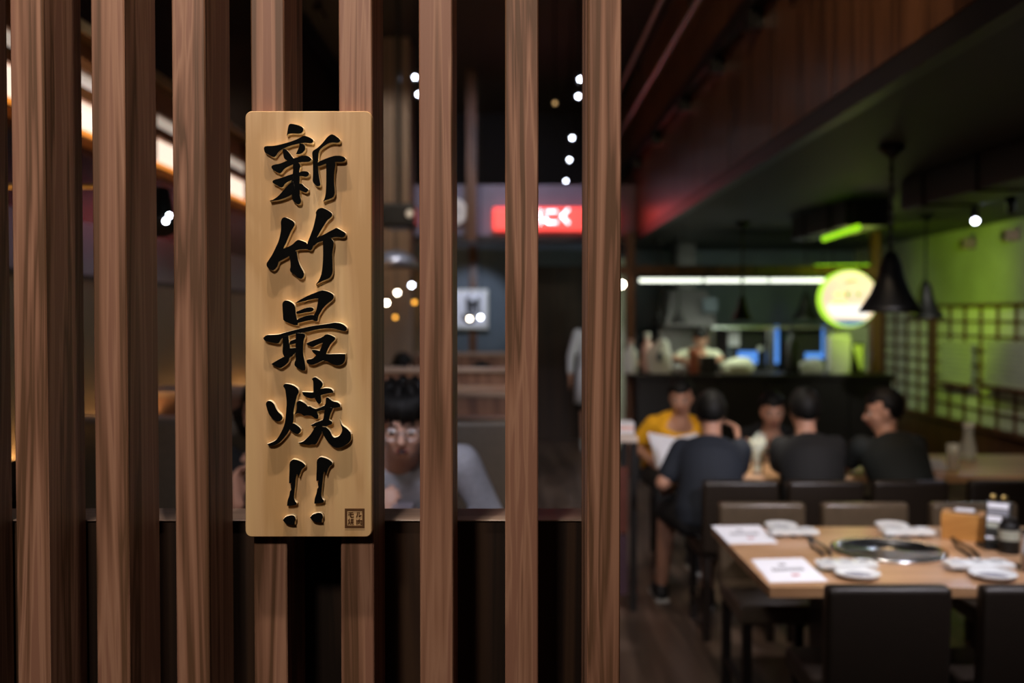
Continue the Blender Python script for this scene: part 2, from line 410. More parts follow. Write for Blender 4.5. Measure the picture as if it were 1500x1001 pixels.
G.append((380, 420, 7.7, [
 [(258,180),(290,155),(330,160),(380,190),(405,225),(410,300),(420,360),(435,390),(432,435),(400,438),(340,415),(270,385),(265,330),(260,250)],
 [(400,188),(440,160),(520,115),(610,75),(690,45),(720,42),(790,60),(835,90),(840,125),(820,155),(770,190),(720,240),(690,290),(665,330),(655,390),(630,392),(600,375),(610,330),(640,270),(655,200),(665,135),(620,135),(540,155),(460,175)],
 [(415,285),(450,270),(520,240),(580,232),(612,245),(612,270),(580,285),(520,290),(460,305),(418,308)],
 [(425,370),(480,345),(540,325),(600,318),(645,330),(640,380),(600,375),(540,385),(480,400),(430,412)],
 [(42,580),(80,545),(150,545),(220,540),(300,515),(400,490),(500,465),(620,440),(740,425),(800,415),(850,405),(910,412),(960,435),(988,465),(985,495),(955,505),(900,490),(840,475),(760,470),(640,485),(520,515),(420,530),(340,550),(260,580),(240,600),(220,640),(190,642),(120,628),(60,612)],
 [(262,560),(325,555),(335,620),(345,690),(360,720),(385,730),(380,780),(340,800),(330,850),(290,890),(245,918),(215,918),(135,875),(170,850),(230,815),(280,790),(260,750),(265,660)],
 [(340,620),(380,600),(420,590),(420,640),(380,650),(340,655)],
 [(340,695),(420,690),(420,730),(385,770),(350,770)],
 [(410,520),(510,530),(520,560),(500,600),(492,680),(495,770),(515,860),(522,910),(518,945),(480,948),(430,920),(395,890),(398,850),(410,830),(408,740),(410,620)],
 [(525,645),(560,625),(640,595),(710,570),(755,535),(800,545),(850,570),(860,590),(840,615),(810,640),(780,690),(755,750),(740,830),(700,840),(660,860),(600,885),(540,870),(530,835),(545,822),(600,815),(640,775),(600,740),(590,715),(620,712),(680,725),(700,680),(715,635),(680,645),(640,665),(600,685),(560,665)],
 [(740,760),(800,762),(880,760),(970,760),(970,830),(940,875),(890,892),(830,880),(760,840),(700,830),(690,790)]]))
G.append((380, 545, 7.7, [
 [(70,355),(95,325),(130,330),(165,360),(185,410),(210,450),(250,485),(262,520),(245,550),(210,562),(175,550),(140,520),(110,485),(85,420)],
 [(265,160),(285,132),(350,140),(400,160),(440,195),(445,235),(425,265),(415,310),(400,370),(385,450),(385,540),(380,575),(345,640),(320,690),(270,755),(220,805),(165,832),(110,835),(85,815),(130,800),(190,770),(230,710),(270,630),(290,560),(300,460),(308,350),(300,260),(290,195)],
 [(345,600),(385,575),(430,605),(468,640),(468,675),(445,700),(415,702),(380,685),(340,655)],
 [(590,80),(625,55),(660,75),(700,105),(715,135),(710,165),(685,195),(690,260),(698,310),(695,350),(675,365),(650,345),(625,300),(610,240),(608,140),(605,100)],
 [(480,225),(530,228),(610,232),(690,190),(740,182),(800,185),(830,210),(835,235),(790,240),(740,250),(690,265),(640,290),(590,302),(540,290),(495,265)],
 [(395,485),(415,450),(425,390),(420,340),(450,322),(490,340),(530,365),(545,390),(570,385),(610,410),(640,420),(700,395),(745,375),(750,290),(770,285),(830,335),(880,340),(910,365),(915,395),(870,405),(820,410),(740,430),(690,435),(650,450),(668,500),(660,530),(630,530),(590,495),(540,490),(500,498),(470,470),(430,465)],
 [(745,390),(830,410),(800,480),(785,540),(820,560),(820,590),(790,600),(750,615),(710,610),(650,610),(600,615),(578,600),(620,580),(680,555),(720,540),(730,470)],
 [(630,610),(710,600),(710,680),(680,740),(640,820),(600,815),(560,825),(520,820),(480,815),(435,798),(490,790),(540,745),(590,690)],
 [(700,620),(750,620),(800,665),(820,720),(850,745),(900,725),(930,680),(935,640),(915,590),(905,530),(930,600),(990,640),(1035,690),(1035,760),(1010,800),(960,835),(900,858),(850,855),(800,820),(750,760),(715,700)]]))
EX = [[(200,150),(240,108),(300,118),(360,145),(395,180),(390,205),(350,230),(325,300),(315,340),(305,300),(290,290),(278,340),(272,420),(262,500),(256,580),(268,620),(290,645),(285,665),(240,675),(170,680),(175,620),(190,575),(200,545),(206,500),(222,480),(214,440),(226,395),(196,405),(195,350),(200,250)],
      [(118,850),(150,812),(220,790),(265,800),(280,850),(265,870),(265,910),(210,912),(150,895)]]
G.append((400, 660, 8.34, EX))
G.append((400, 660, 8.34, [[(a+333, b-29) for a, b in q] for q in EX]))
for ox, oy, sc, st in G:
    mb = MB()
    for k, s_ in enumerate(st): stroke(mb, s_, ox, oy, sc, k)
    o = mb.build('character', ['ink', 'letter_side'], sign)
    if sc > 8: o['label'] = 'raised black exclamation mark'
# burnt stamp in the corner
def flat(mb, x0, y0, x1, y1, ox=480, oy=720, sc=12.51, Y=YB0):
    a, b = P(ox+x0/sc, oy+y0/sc, Y), P(ox+x1/sc, oy+y1/sc, Y)
    mb.box(a.x, b.x, Y-.0006, Y+.0005, b.z, a.z)
def slant(mb, pts, wpx, ox=480, oy=720, sc=12.51, Y=YB0, dep=.0006):
    for (ax, ay), (bx, by) in zip(pts, pts[1:]):
        d = Vector((bx-ax, by-ay)); n = Vector((-d.y, d.x)).normalized()*wpx/2; e = d.normalized()*wpx*.3
        q = [(ax+n.x-e.x, ay+n.y-e.y), (bx+n.x+e.x, by+n.y+e.y), (bx-n.x+e.x, by-n.y+e.y), (ax-n.x-e.x, ay-n.y-e.y)]
        mb.prism([(lambda v: (v.x, v.z))(P(ox+u/sc, oy+v/sc, Y)) for u, v in q], Y-dep, Y+dep*.8)
st = MB()
for r in ((315, 315, 675, 358), (315, 628, 675, 670), (315, 358, 358, 628), (634, 358, 675, 628)): flat(st, *r)
st.build('stamp_frame', 'stamp_brown', sign)
st = MB()
slant(st, [(385, 395), (462, 388)], 17); slant(st, [(378, 430), (475, 422)], 17); slant(st, [(425, 395), (420, 465), (440, 478), (472, 470)], 18)
slant(st, [(545, 385), (545, 430), (528, 470)], 18); slant(st, [(575, 380), (578, 465), (612, 435)], 18)
slant(st, [(395, 505), (395, 560), (378, 605)], 18); slant(st, [(380, 525), (384, 545)], 13); slant(st, [(398, 560), (412, 600)], 14)
slant(st, [(425, 515), (470, 515)], 14); slant(st, [(420, 540), (472, 540)], 14); slant(st, [(420, 568), (472, 568)], 16); slant(st, [(447, 508), (447, 570)], 14)
slant(st, [(438, 570), (425, 605)], 14); slant(st, [(455, 570), (458, 600), (472, 602)], 14)
slant(st, [(532, 605), (532, 535), (622, 535), (622, 605), (608, 600)], 17); slant(st, [(577, 508), (572, 545), (548, 565)], 14); slant(st, [(576, 545), (602, 562)], 14)
slant(st, [(577, 570), (552, 595)], 13); slant(st, [(580, 572), (602, 592)], 13)
st.build('stamp_characters', 'stamp_brown', sign)

# ------------------------------------------------------------------ lamps over the foreground (on tracks above the viewer)
def spotlight(loc, target, energy, col, label, angle=60, size=.03, ceil=ZH, group=None, r=.035, glow='glow_spot'):
    loc = Vector(loc); t = empty('spotlight', (loc.x, loc.y, ceil), label, 'spotlight', group)
    d = (Vector(target)-loc).normalized()
    MB().cyl((loc.x, loc.y, ceil), (loc.x, loc.y, loc.z+r*1.2), .006, n=8).build('rod', 'black_metal', t)
    b = MB().tube([loc-d*r*2, loc-d*r*1.9, loc+d*r*1.6], [r*.6, r, r], n=16).build('body', 'black_metal', t, smooth=False)
    MB().cyl(loc+d*r*1.6, loc+d*(r*1.6+.004), r*.8, n=16).build('lens', glow, b)
    MB().cyl((loc.x, loc.y, ceil-.02), (loc.x, loc.y, ceil), .035, n=16).build('mount', 'black_metal', t)
    if energy: lamp('SPOT', t, loc+d*(r*1.6+.02), energy, col, size, target, angle)
    return t
sc_ = P(452, 470, 1.25)
spotlight((-.6, -.95, 2.95), sc_+Vector((.18, 0, .08)), 112, '#fff0e0', 'black track spotlight behind the viewer aimed at the slat screen', 66, .12, r=.06)
spotlight((-.22, .82, 3.75), (-.15, 1.25, 1.6), 130, '#ffeede', 'black spotlight high above the carved sign', 50, .02)
spotlight((-.62, .80, 3.75), (-.3, 1.25, 1.6), 95, '#ffeede', 'black spotlight beside the one above the sign', 50, .02)

# ------------------------------------------------------------------ left hall: light band, cove, booths
lb = empty('lattice_light_band', (XL, 6.5, 2.36), 'long backlit wooden lattice band high on the left wall', 'light fixture')
Y0, Y1 = 1.6, 12.9
MB().box(XL-.02, XL+.02, Y0, Y1, 2.36, 2.86).build('backing', 'lamp_wood', lb)
MB().box(XL+.02, XL+.09, Y0, Y1, 2.80, 2.85).build('top_rail', 'gold_trim', lb)
MB().box(XL+.02, XL+.075, Y0, Y1, 2.36, 2.372).build('bottom_rail', 'lamp_wood', lb)
MB().box(XL+.02, XL+.055, Y0, Y1, 2.535, 2.59).build('rail', 'lamp_wood', lb)
MB().box(XL+.02, XL+.055, Y0, Y1, 2.66, 2.70).build('rail', 'lamp_wood', lb)
MB().box(XL+.02, XL+.05, Y0, Y1, 2.374, 2.408).build('glow_strip', 'glow_orange', lb)
y = Y0; mesh_cache = {}
while y < Y1-.05:
    y2 = min(y+.62, Y1)
    for z0, z1, mm in ((2.41, 2.533, 'glow_white_warm'), (2.592, 2.658, 'glow_grey_warm')):
        MB().box(XL+.02, XL+.032, y+.012, y2-.012, z0, z1).build('lit_pane', mm, lb)
    MB().box(XL+.02, XL+.06, y-.012, y+.012, 2.41, 2.80).build('muntin', 'lamp_wood', lb)
    y = y2
cove = empty('cove_light', (XL+.02, 6.5, 1.02), 'warm hidden strip light at the foot of the bronze wall panels', 'light fixture')
MB().box(XL, XL+.10, 1.5, 12.9, .98, 1.03).build('ledge', 'walnut_dark', cove)
MB().box(XL+.10, XL+.112, 1.5, 12.9, .98, 1.085).build('lip', 'walnut_dark', cove)
MB().box(XL+.03, XL+.055, 1.5, 12.9, 1.03, 1.045).build('glow_strip', 'glow_cove', cove)
# wall rod with spotlight
q0, q1 = P(0, 273, 3.0), P(222, 273, 3.0)
arm = empty('wall_spotlight', (XL, 3.0, q0.z), 'black spotlight on a brass rod fixed to the left wall', 'spotlight')
MB().cyl((XL, 3, q0.z), (q1.x, 3, q0.z), .008, n=10).build('rod', 'brass', arm)
h0, h1 = P(236, 280, 3.0), P(243, 335, 3.0)
MB().tube([(q1.x-.005, 3, q0.z), (h0.x, 3, q0.z-.01), (h0.x, 3, h0.z-.03)], .007, n=8).build('bracket', 'black_metal', arm)
b = MB().tube([(h0.x, 3, h0.z), (h1.x-.005, 2.97, h1.z+.03), (h1.x, 2.95, h1.z)], [.025, .04, .045], n=16).build('body', 'black_metal', arm)
for px, py in ((248, 316), (243, 324)):
    c = P(px, py, 2.92); MB().ell(c, (.008, .008, .008), n=10).build('led', 'glow_spot', b)  # white highlights on the black body, made as glowing beads

def booth_divider(Yf, leather_front, label, depth=.12, x1=.07, ztop=1.23, captop=None):
    t = empty('booth_divider', ((XL+x1)/2, Yf, .12), label, 'booth divider', 'booth dividers in the left hall')
    x = XL+.02
    while x < x1-.02:
        x2 = min(x+.66, x1); MB().box(x+.002, x2-.002, Yf, Yf+depth, .12, ztop-.03).build('panel', 'divider_wood', t, bevel=.002, seg=1); x = x2
    MB().box(XL+.02, x1+.01, Yf-.015, Yf+(captop or depth)+.015, ztop-.03, ztop).build('cap', 'walnut_cap', t, bevel=.004)
    if leather_front:
        n = 2; wx = (x1-XL-.04)/n
        for i in range(n):
            MB().box(XL+.02+i*wx+.003, XL+.02+(i+1)*wx-.003, Yf-.10, Yf-.016, .50, ztop+.005).build('back_cushion', 'booth_leather', t, bevel=.025, seg=3, smooth=True)
            MB().box(XL+.02+i*wx+.003, XL+.02+(i+1)*wx-.003, Yf-.56, Yf-.102, .44, .57).build('seat_cushion', 'booth_leather', t, bevel=.025, seg=3, smooth=True)
        MB().box(XL+.03, x1, Yf-.53, Yf-.01, .12, .44).build('seat_base', 'walnut_dark', t)
    return t
booth_divider(4.05, True, 'nearest booth divider with brown leather backrest behind the grey-shirted diner', ztop=1.195)
booth_divider(5.05, False, 'second booth divider, plain wood with a wide cap', captop=.48)
booth_divider(7.35, False, 'third booth divider, with two heads showing over it')
booth_divider(8.85, True, 'low leather booth seat hidden behind the third divider', ztop=1.13)
booth_divider(10.5, False, 'farthest booth divider below the framed picture')
# booth table in front of the diner
bt = empty('booth_table', (-.75, 2.3, .12), 'wooden booth table behind the low partition', 'table')
MB().box(-1.75, .02, 2.05, 2.98, .80, .84).build('table_top', 'table_wood', bt, bevel=.004)
MB().cyl((-.85, 2.33, .12), (-.85, 2.33, .80), .05).build('pedestal', 'black_metal', bt)
MB().lathe([(.26, .12), (.26, .135), (.06, .15)], (-.85, 2.33, 0)).build('base', 'black_metal', bt)

# column, post
a, b = P(556, 200, 9.6), P(600, 200, 9.6)
struct(MB().box(a.x, b.x, 9.6, 10.0, .12, ZH), 'column', 'column_paint')
a, b = P(682, 200, 10.7), P(697, 200, 10.7)
struct(MB().box(a.x, b.x, 10.86, 10.96, zb0-.07, ZH), 'trim_1', 'fascia_wood')
a, b = P(687, 200, 13.15), P(698, 200, 13.15)
struct(MB().box(a.x, b.x, 13.166, 13.2, 0, 2.6), 'trim_6', 'fascia_wood')
# red light box sign with kana
a, b = P(722, 304, 10.9), P(905, 338, 10.9)
rs = empty('red_light_box', (a.x/2+b.x/2, 10.95, b.z), 'glowing red light box sign with white kana on the bulkhead', 'sign')
MB().box(a.x, b.x, 10.86, 10.995, b.z, a.z).build('box', 'glow_red', rs, bevel=.03, seg=3)
ks = dict(ox=720, oy=290, sc=10.714, Y=10.855, dep=.006)
g = MB(); slant(g, [(755, 195), (748, 300), (765, 405)], 36, **ks); slant(g, [(860, 215), (1015, 215)], 36, **ks); slant(g, [(850, 300), (850, 360), (900, 388), (1025, 385)], 36, **ks)
g.build('kana', 'glow_sign_white', rs)
g = MB(); slant(g, [(1200, 185), (1105, 290), (1205, 395)], 38, **ks)
g.build('kana', 'glow_sign_white', rs)
lamp('AREA', rs, ((a.x+b.x)/2+.2, 10.82, (a.z+b.z)/2), .3, '#ff5a78', .3, ((a.x+b.x)/2+.5, 9, (a.z+b.z)/2), name='sign_glow_light')
# clock
c = P(665, 310, 10.9); ck = empty('wall_clock', c, 'round white clock on the bulkhead left of the red sign', 'clock')
R_ = 20*10.9/1500
MB().lathe([(0, 0), (R_, 0), (R_, .05), (R_*.97, .095), (0, .095)], (c.x, 10.9, c.z), 32, axis='Y').build('case', 'white_plastic', ck)
hd = MB(); hd.box(c.x-.004, c.x+.004, 10.892, 10.899, c.z, c.z+R_*.7); hd.box(c.x, c.x+R_*.45, 10.892, 10.899, c.z-.005, c.z+.005); hd.build('hands', 'black_paint', ck)
# projector
a, b = P(556, 292, 6.2), P(607, 334, 6.2)
pj = empty('projector', ((a.x+b.x)/2, 6.3, a.z), 'black ceiling projector in front of the pale column', 'projector')
MB().box(a.x, b.x, 6.2, 6.5, b.z+.01, a.z-.02).build('body', 'black_metal', pj, bevel=.02, seg=3)
MB().cyl(((a.x+b.x)/2, 6.35, a.z-.03), ((a.x+b.x)/2, 6.35, ZH), .012, n=10).build('pole', 'black_metal', pj)
c = P(600, 313, 6.19); MB().lathe([(.026, 0), (.022, -.02), (.0, -.02)], (c.x, 6.2, c.z), 20, axis='Y').build('lens', 'white_plastic', pj)
# framed picture
a, b = P(660, 424, 13.1), P(715, 482, 13.1)
fr = empty('framed_picture', ((a.x+b.x)/2, 13.15, b.z), 'pale framed black-and-white portrait print on the grey back wall', 'picture')
MB().box(a.x, b.x, 13.10, 13.165, b.z, a.z).build('frame', 'white_plastic', fr, bevel=.008)
MB().box(a.x+.03, b.x-.03, 13.094, 13.0995, b.z+.03, a.z-.03).build('print', 'paper', fr)
pc = MB()
for px, py, rx, rz in ((692, 452, .085, .1), (685, 441, .03, .05), (699, 442, .03, .045), (688, 468, .07, .06), (680, 464, .03, .04)):
    q = P(px, py, 13.09); pc.ell((q.x, 13.0935, q.z), (rx, .002, rz), n=16)
pc.build('printed_figure', 'iron', fr)
q = P(693, 456, 13.09); MB().ell((q.x, 13.0915, q.z), (.045, .002, .055), n=16).build('printed_highlight', 'print_grey', fr)
lamp('SPOT', fr, (-.35, 11.9, 2.4), 45, '#dfe8ff', .05, (-.5, 13.1, 1.7), 50, name='picture_light')
# glowing globe pendants
globes = [(582, 429, 8.2, 'glow_bulb', 'left of the post, upper pale one'), (603, 418, 8.2, 'glow_spot', 'cold white, highest of the cluster'), (566, 444, 8.0, 'glow_bulb', 'brightest, at the edge of the slat by the sign'),
          (579, 465, 8.8, 'glow_amber', 'dim amber, lowest of the cluster'), (607, 443, 8.6, 'glow_amber', 'amber, tucked behind the slat'),
          (704, 465, 9.2, 'glow_spot', 'white, in front of the framed picture'), (688, 467, 9.6, 'glow_bulb', 'pale, at the lower left of the framed picture')]
for px, py, Y, gm, lab in globes:
    c = P(px, py, Y); t = empty('globe_pendant', (c.x, c.y, ZH), 'small glowing globe pendant, ' + lab, 'pendant lamp', 'small globe pendants in the left hall')
    MB().cyl((c.x, c.y, c.z+.03), (c.x, c.y, ZH), .003, n=6).build('cord', 'black_paint', t)
    MB().cyl((c.x, c.y, c.z+.012), (c.x, c.y, c.z+.05), .009, n=10).build('socket', 'black_metal', t)
    MB().ell(c, (.017, .017, .017), n=14).build('globe', gm, t, smooth=True)
c = P(578, 392, 7.2)
dp = empty('dome_pendant', (c.x, c.y, ZH), 'grey metal dome pendant lamp over a far booth', 'pendant lamp')
MB().lathe([(.02, .12), (.06, .115), (.13, .08), (.18, .0), (.17, .0), (.12, .07), (.05, .105), (.0, .11)], c, 28).build('shade', 'steel_dull', dp, smooth=True)
MB().cyl(c+Vector((0, 0, .11)), (c.x, c.y, ZH), .004, n=6).build('cord', 'black_paint', dp)
# ceiling track with small spotlights
for i, (px, py, on, lab) in enumerate([(850, 116, 1, 'nearest of the line to the right'), (847, 141, 1, 'second of the line to the right'), (813, 151, 0, 'dim, standing apart from the line'),
                                  (838, 202, 1, 'middle of the line to the right'), (834, 234, 1, 'fourth of the line to the right'), (829, 265, 1, 'farthest, just above the red sign'),
                                  (608, 113, 1, 'nearer of two beside the pale column'), (613, 138, 1, 'farther of two beside the pale column')]):
    d = ray(px, py); t_ = 1.5/d.z; c = Vector((d.x*t_, d.y*t_, HC+1.5))
    t = empty('track_spotlight', (c.x, c.y+.05, ZH), 'small cold ceiling spotlight, ' + lab, 'spotlight', 'small cold spotlights under the black ceiling')
    MB().cyl((c.x, c.y+.08, c.z+.03), (c.x, c.y+.08, ZH), .006, n=8).build('rod', 'black_metal', t)
    b = MB().tube([c+Vector((0, .16, .06)), c+Vector((0, .0, .0))], [.025, .035], n=14).build('body', 'black_metal', t)
    MB().ell(c+Vector((0, -.004, -.002)), (.012, .010, .012), n=12).build('lens', 'glow_spot' if on else 'glow_pendant', b)
    if on and i in (0, 3, 6): lamp('SPOT', t, c+Vector((0, -.03, -.02)), 70, '#e4ebff', .04, (c.x*.3-.3, c.y+1.2, .6), 70)
lk = [t for t in bpy.data.objects if t.name.startswith('track_spotlight')]

# ------------------------------------------------------------------ right side: rails, ducts, pendants
for px, py, X, r, mm, lab in ((908, 130, 1.02, .018, 'steel_dull', 'upper thin grey pipe along the walnut fascia'), (912, 189, 1.12, .022, 'steel_dull', 'lower grey pipe along the walnut fascia')):
    q = PX(px, py, X)
    rl = empty('ceiling_pipe', (X, 6, q.z), lab, 'pipe', 'pipes along the fascia')
    MB().cyl((X, -1, q.z), (X, 12.9, q.z), r, n=10).build('pipe', mm, rl)
    for yy in (1.5, 4, 6.5, 9, 11.5): MB().cyl((X, yy, q.z), (X, yy, ZH), .006, n=6).build('hanger', 'black_metal', rl)
q = PX(912, 252, 1.27)
rl = empty('cable_tray', (1.27, 6, q.z), 'black cable tray on brackets fixed to the walnut fascia', 'tray')
MB().box(1.25, 1.30, -1, 12.9, q.z-.04, q.z+.04).build('tray', 'black_metal', rl)
for yy in (3.1, 3.9, 4.7, 5.5, 6.5, 7.7, 9.2, 10.6): MB().box(1.245, XF-.001, yy-.06, yy+.06, q.z-.13, q.z-.041).build('bracket', 'black_metal', rl)
for Ya, Yb, lab in ((2.2, 6.4, 'long dark rectangular ceiling duct at the upper right'), (7.45, 8.9, 'short dark ceiling duct box beside the green tubes')):
    du = empty('ceiling_duct', (2.58, (Ya+Yb)/2, ZL), lab, 'duct', 'ceiling ducts')
    MB().box(2.42, 2.74, Ya, Yb, 2.26, ZL).build('casing', 'counter_dark', du, bevel=.01)
    for k in range(int((Yb-Ya)/.7)): MB().box(2.41, 2.75, Ya+.35+k*.7-.015, Ya+.35+k*.7+.015, 2.25, ZL-.002).build('flange', 'black_metal', du)
def pendant(px, ytop, ybot, wpx, lab, glow=True, e=4, Yo=None):
    d = ray(px, ytop); t_ = (ZL-HC)/d.z; Y = (d.y*t_ if px > 1000 else 11.15 + (994-px)*.01)
    Y = Yo or Y
    c = P(px, ybot, Y); r = wpx*Y/1500/2
    t = empty('pendant_lamp', (c.x, Y, ZL), lab, 'pendant lamp', 'black bell pendants over the dining tables')
    MB().lathe([(.0, 0), (.05, 0), (.07, -.01), (.03, -.05), (.012, -.07)], (c.x, Y, ZL), 20).build('canopy', 'black_metal', t, smooth=True)
    top = c.z + r*1.9
    MB().cyl((c.x, Y, top), (c.x, Y, ZL-.06), .008, n=8).build('stem', 'black_metal', t)
    n = 9
    for k in range(n):                                   # chain links round the stem
        z = top+.03+(ZL-.12-top-.03)*k/(n-1); MB().ell((c.x, Y, z), (.014, .014, .022), n=8).build('chain_link', 'black_metal', t)
    sh = MB().lathe([(.016, r*1.95), (.03, r*1.85), (r*.32, r*1.55), (r*.42, r*1.1), (r*.62, r*.6), (r*.86, r*.22), (r, .0), (r*.97, .0), (r*.82, r*.2), (r*.58, r*.58), (r*.38, r*1.08), (0, r*1.5)], c, 28).build('shade', 'black_paint', t, smooth=True)
    if glow: MB().ell((c.x, Y, c.z+r*.35), (r*.22, r*.22, r*.28), n=12).build('bulb', 'glow_pendant', t, smooth=True)
    if e: lamp('POINT', t, (c.x, Y, c.z+.02), e, '#ffd2a0', .04)
    return c
pendant(1304, 213, 458, 92, 'largest black bell pendant, overlapping the round glowing sign', e=4)
pendant(1355, 345, 468, 58, 'black bell pendant in front of the green wall', e=1, Yo=8.6)
pendant(1087, 325, 470, 36, 'black bell pendant in the middle of the kitchen opening', e=2)
pendant(994, 374, 474, 24, 'small black bell pendant, second from the left post', e=1)
pendant(965, 388, 474, 20, 'farthest small black bell pendant by the left post', e=1)
pendant(1180, 352, 468, 40, 'black bell pendant left of the round glowing sign', e=1, glow=False)

# round glowing sign
c = P(1241, 438, 9.0); R_ = 42*9/1500
rg = empty('round_light_sign', (c.x, 9, ZL), 'round glowing yellow-green sign hanging beyond the bell pendant', 'sign')
MB().lathe([(R_*.97, -.07), (R_, -.05), (R_, .05), (R_*.97, .07)], (c.x, 9, c.z), 40, axis='Y').build('rim', 'glow_green_rim', rg, smooth=True)
MB().lathe([(0, -.0785), (R_*.955, -.0785), (R_*.955, -.071), (0, -.071)], (c.x, 9, c.z), 40, axis='Y').build('face', 'glow_face', rg)
def chord(z0, z1, rr): 
    pts = []
    for k in range(13):
        z = z0+(z1-z0)*k/12; pts.append((c.x+math.sqrt(max(0, rr*rr-z*z)), c.z+z))
    for k in range(13):
        z = z1-(z1-z0)*k/12; pts.append((c.x-math.sqrt(max(0, rr*rr-z*z)), c.z+z))
    return pts
MB().prism(chord(-R_*.62, -R_*.22, R_*.82), 8.912, 8.9213).build('white_band', 'glow_face_white', rg)
MB().prism(chord(-R_*.93, -R_*.74, R_*.93), 8.912, 8.9205).build('blue_band', 'glow_face_blue', rg)
kk = dict(ox=1190, oy=385, sc=10, Y=8.915, dep=.004)
g = MB(); slant(g, [(490, 290), (560, 270), (640, 270)], 30, **kk); g.build('mark', 'sign_mark_rose', rg)
g = MB(); slant(g, [(515, 445), (515, 490)], 50, **kk); g.build('mark', 'sign_mark_green', rg)
g = MB(); slant(g, [(675, 445), (675, 480)], 40, **kk); g.build('mark', 'sign_mark_green', rg)
g = MB(); slant(g, [(320, 465), (450, 465)], 20, **kk); g.build('mark', 'glow_amber', rg)
g = MB(); slant(g, [(300, 585), (490, 585)], 22, **kk); g.build('mark', 'glow_amber', rg)
for s_ in (-1, 1): MB().cyl((c.x+s_*R_*.5, 9, c.z+R_*.85), (c.x+s_*R_*.5, 9, ZL), .005, n=8).build('hanging_rod', 'black_metal', rg)
lamp('POINT', rg, (c.x+.05, 8.75, c.z+.28), 2.0, '#c4f014', .12, name='sign_glow_light')
lamp('SPOT', rg, (c.x+.12, 9.3, c.z+.12), 38, '#c4f014', .12, (4.4, 10.4, 2.0), 135, name='sign_glow_light')  # added spot standing in for the glow of the sign's back
# green reflections of the round sign on the ducts, added as glowing tubes
for (xa, ya), (xb, yb), lab in (((1207, 350), (1257, 333), 'long green tube light above the short duct'), ((1263, 327), (1284, 318), 'short green tube light nearest the big pendant'), ((1194, 391), (1290, 390), 'faint green tube light low on the ceiling beam')):
    if ya > 380: A, B = P(xa, ya, 11.2), P(xb, yb, 11.2)
    else: A, B = PX(xa, ya, 2.40), PX(xb, yb, 2.40)
    if ya < 330: A, B = P(xa, ya, 8.2), P(xb, ya-3, 8.2)
    t = empty('tube_light', ((A.x+B.x)/2, (A.y+B.y)/2, ZL), lab, 'tube light', 'green tube lights')
    MB().cyl(A, B, .022, n=12).build('tube', 'glow_green', t, smooth=True)
    for Q in (A.lerp(B, .12), A.lerp(B, .88)): MB().cyl(Q, (Q.x, Q.y, ZL), .006, n=6).build('bracket', 'black_metal', t)
# cold spotlight on ceiling at the right + small wall speakers
spotlight(P(1428, 318, 8.0), P(1428, 318, 8.0)+Vector((-.2, -.6, -.6)), 10, '#dfe8ff', 'cold ceiling spotlight at the right edge above the shoji', 90, .03, ceil=ZL, r=.03)
cl = P(1475, 300, 7.6)
t = empty('uplight', (4.38, 7.6, cl.z-.2), 'cold strip uplight high on the right wall', 'light fixture')
MB().box(4.30, 4.399, 7.0, 8.1, cl.z-.22, cl.z-.2).build('tray', 'black_metal', t)
MB().box(4.32, 4.38, 7.05, 8.05, cl.z-.199, cl.z-.185).build('strip', 'glow_cold', t)
for px, py, lab in ((1416, 357, 'small beige wall speaker, the left one'), (1478, 345, 'small beige wall speaker, the right one')):
    q = PX(px, py, 4.33); t = empty('wall_speaker', (4.36, q.y, q.z), lab, 'speaker', 'small wall speakers')
    MB().box(4.28, 4.395, q.y-.06, q.y+.06, q.z-.05, q.z+.05).build('case', 'column_paint', t, bevel=.012)
    MB().cyl((4.281, q.y, q.z), (4.274, q.y, q.z), .035, n=16).build('grille', 'iron', t)

# shoji screens on the right wall
pane_me = None
def shoji(Ya, Yb, n, lab):
    global pane_me
    t = empty('shoji_screen', (XR-.03, (Ya+Yb)/2, .54), lab, 'shoji screen', 'shoji screens on the right wall')
    z0, z1, rows = .54, 1.72, 8
    def bar(y0, y1, za, zb, d, nm): return MB().box(XR-.02-d, XR-.004, y0, y1, za, zb).build(nm, 'lattice_wood', t)
    bar(Ya, Ya+.05, z0, z1, .05, 'stile'); bar(Yb-.05, Yb, z0, z1, .05, 'stile')
    bar(Ya+.05, Yb-.05, z0, z0+.045, .045, 'rail'); bar(Ya+.05, Yb-.05, z1-.03, z1, .045, 'rail')
    dy = (Yb-Ya-.1)/n; dz = (z1-z0-.075)/rows
    for i in range(1, n): bar(Ya+.05+i*dy-.014, Ya+.05+i*dy+.014, z0+.045, z1-.03, .022, 'muntin')
    for j in range(1, rows): bar(Ya+.05, Yb-.05, z0+.045+j*dz-.01, z0+.045+j*dz+.01, .016, 'muntin')
    first = None
    for i in range(n):
        for j in range(rows):
            y0 = Ya+.05+i*dy; za = z0+.045+j*dz
            if first is None:
                first = MB().box(-.006, .006, .004, dy-.004, .004, dz-.004).build('pane', 'shoji_paper', t, local=True); o = first
            else: o = link(first.copy()); o.parent = t
            o.location = Vector((XR-.014, y0, za)) - ORG[t.name]
    return t
shoji(10.62, 12.05, 4, 'farthest shoji screen, beside the kitchen counter')
shoji(7.82, 10.60, 8, 'shoji screen with two grey notices hung on it')
shoji(5.02, 7.80, 8, 'shoji screen nearest the viewer, past the right edge')
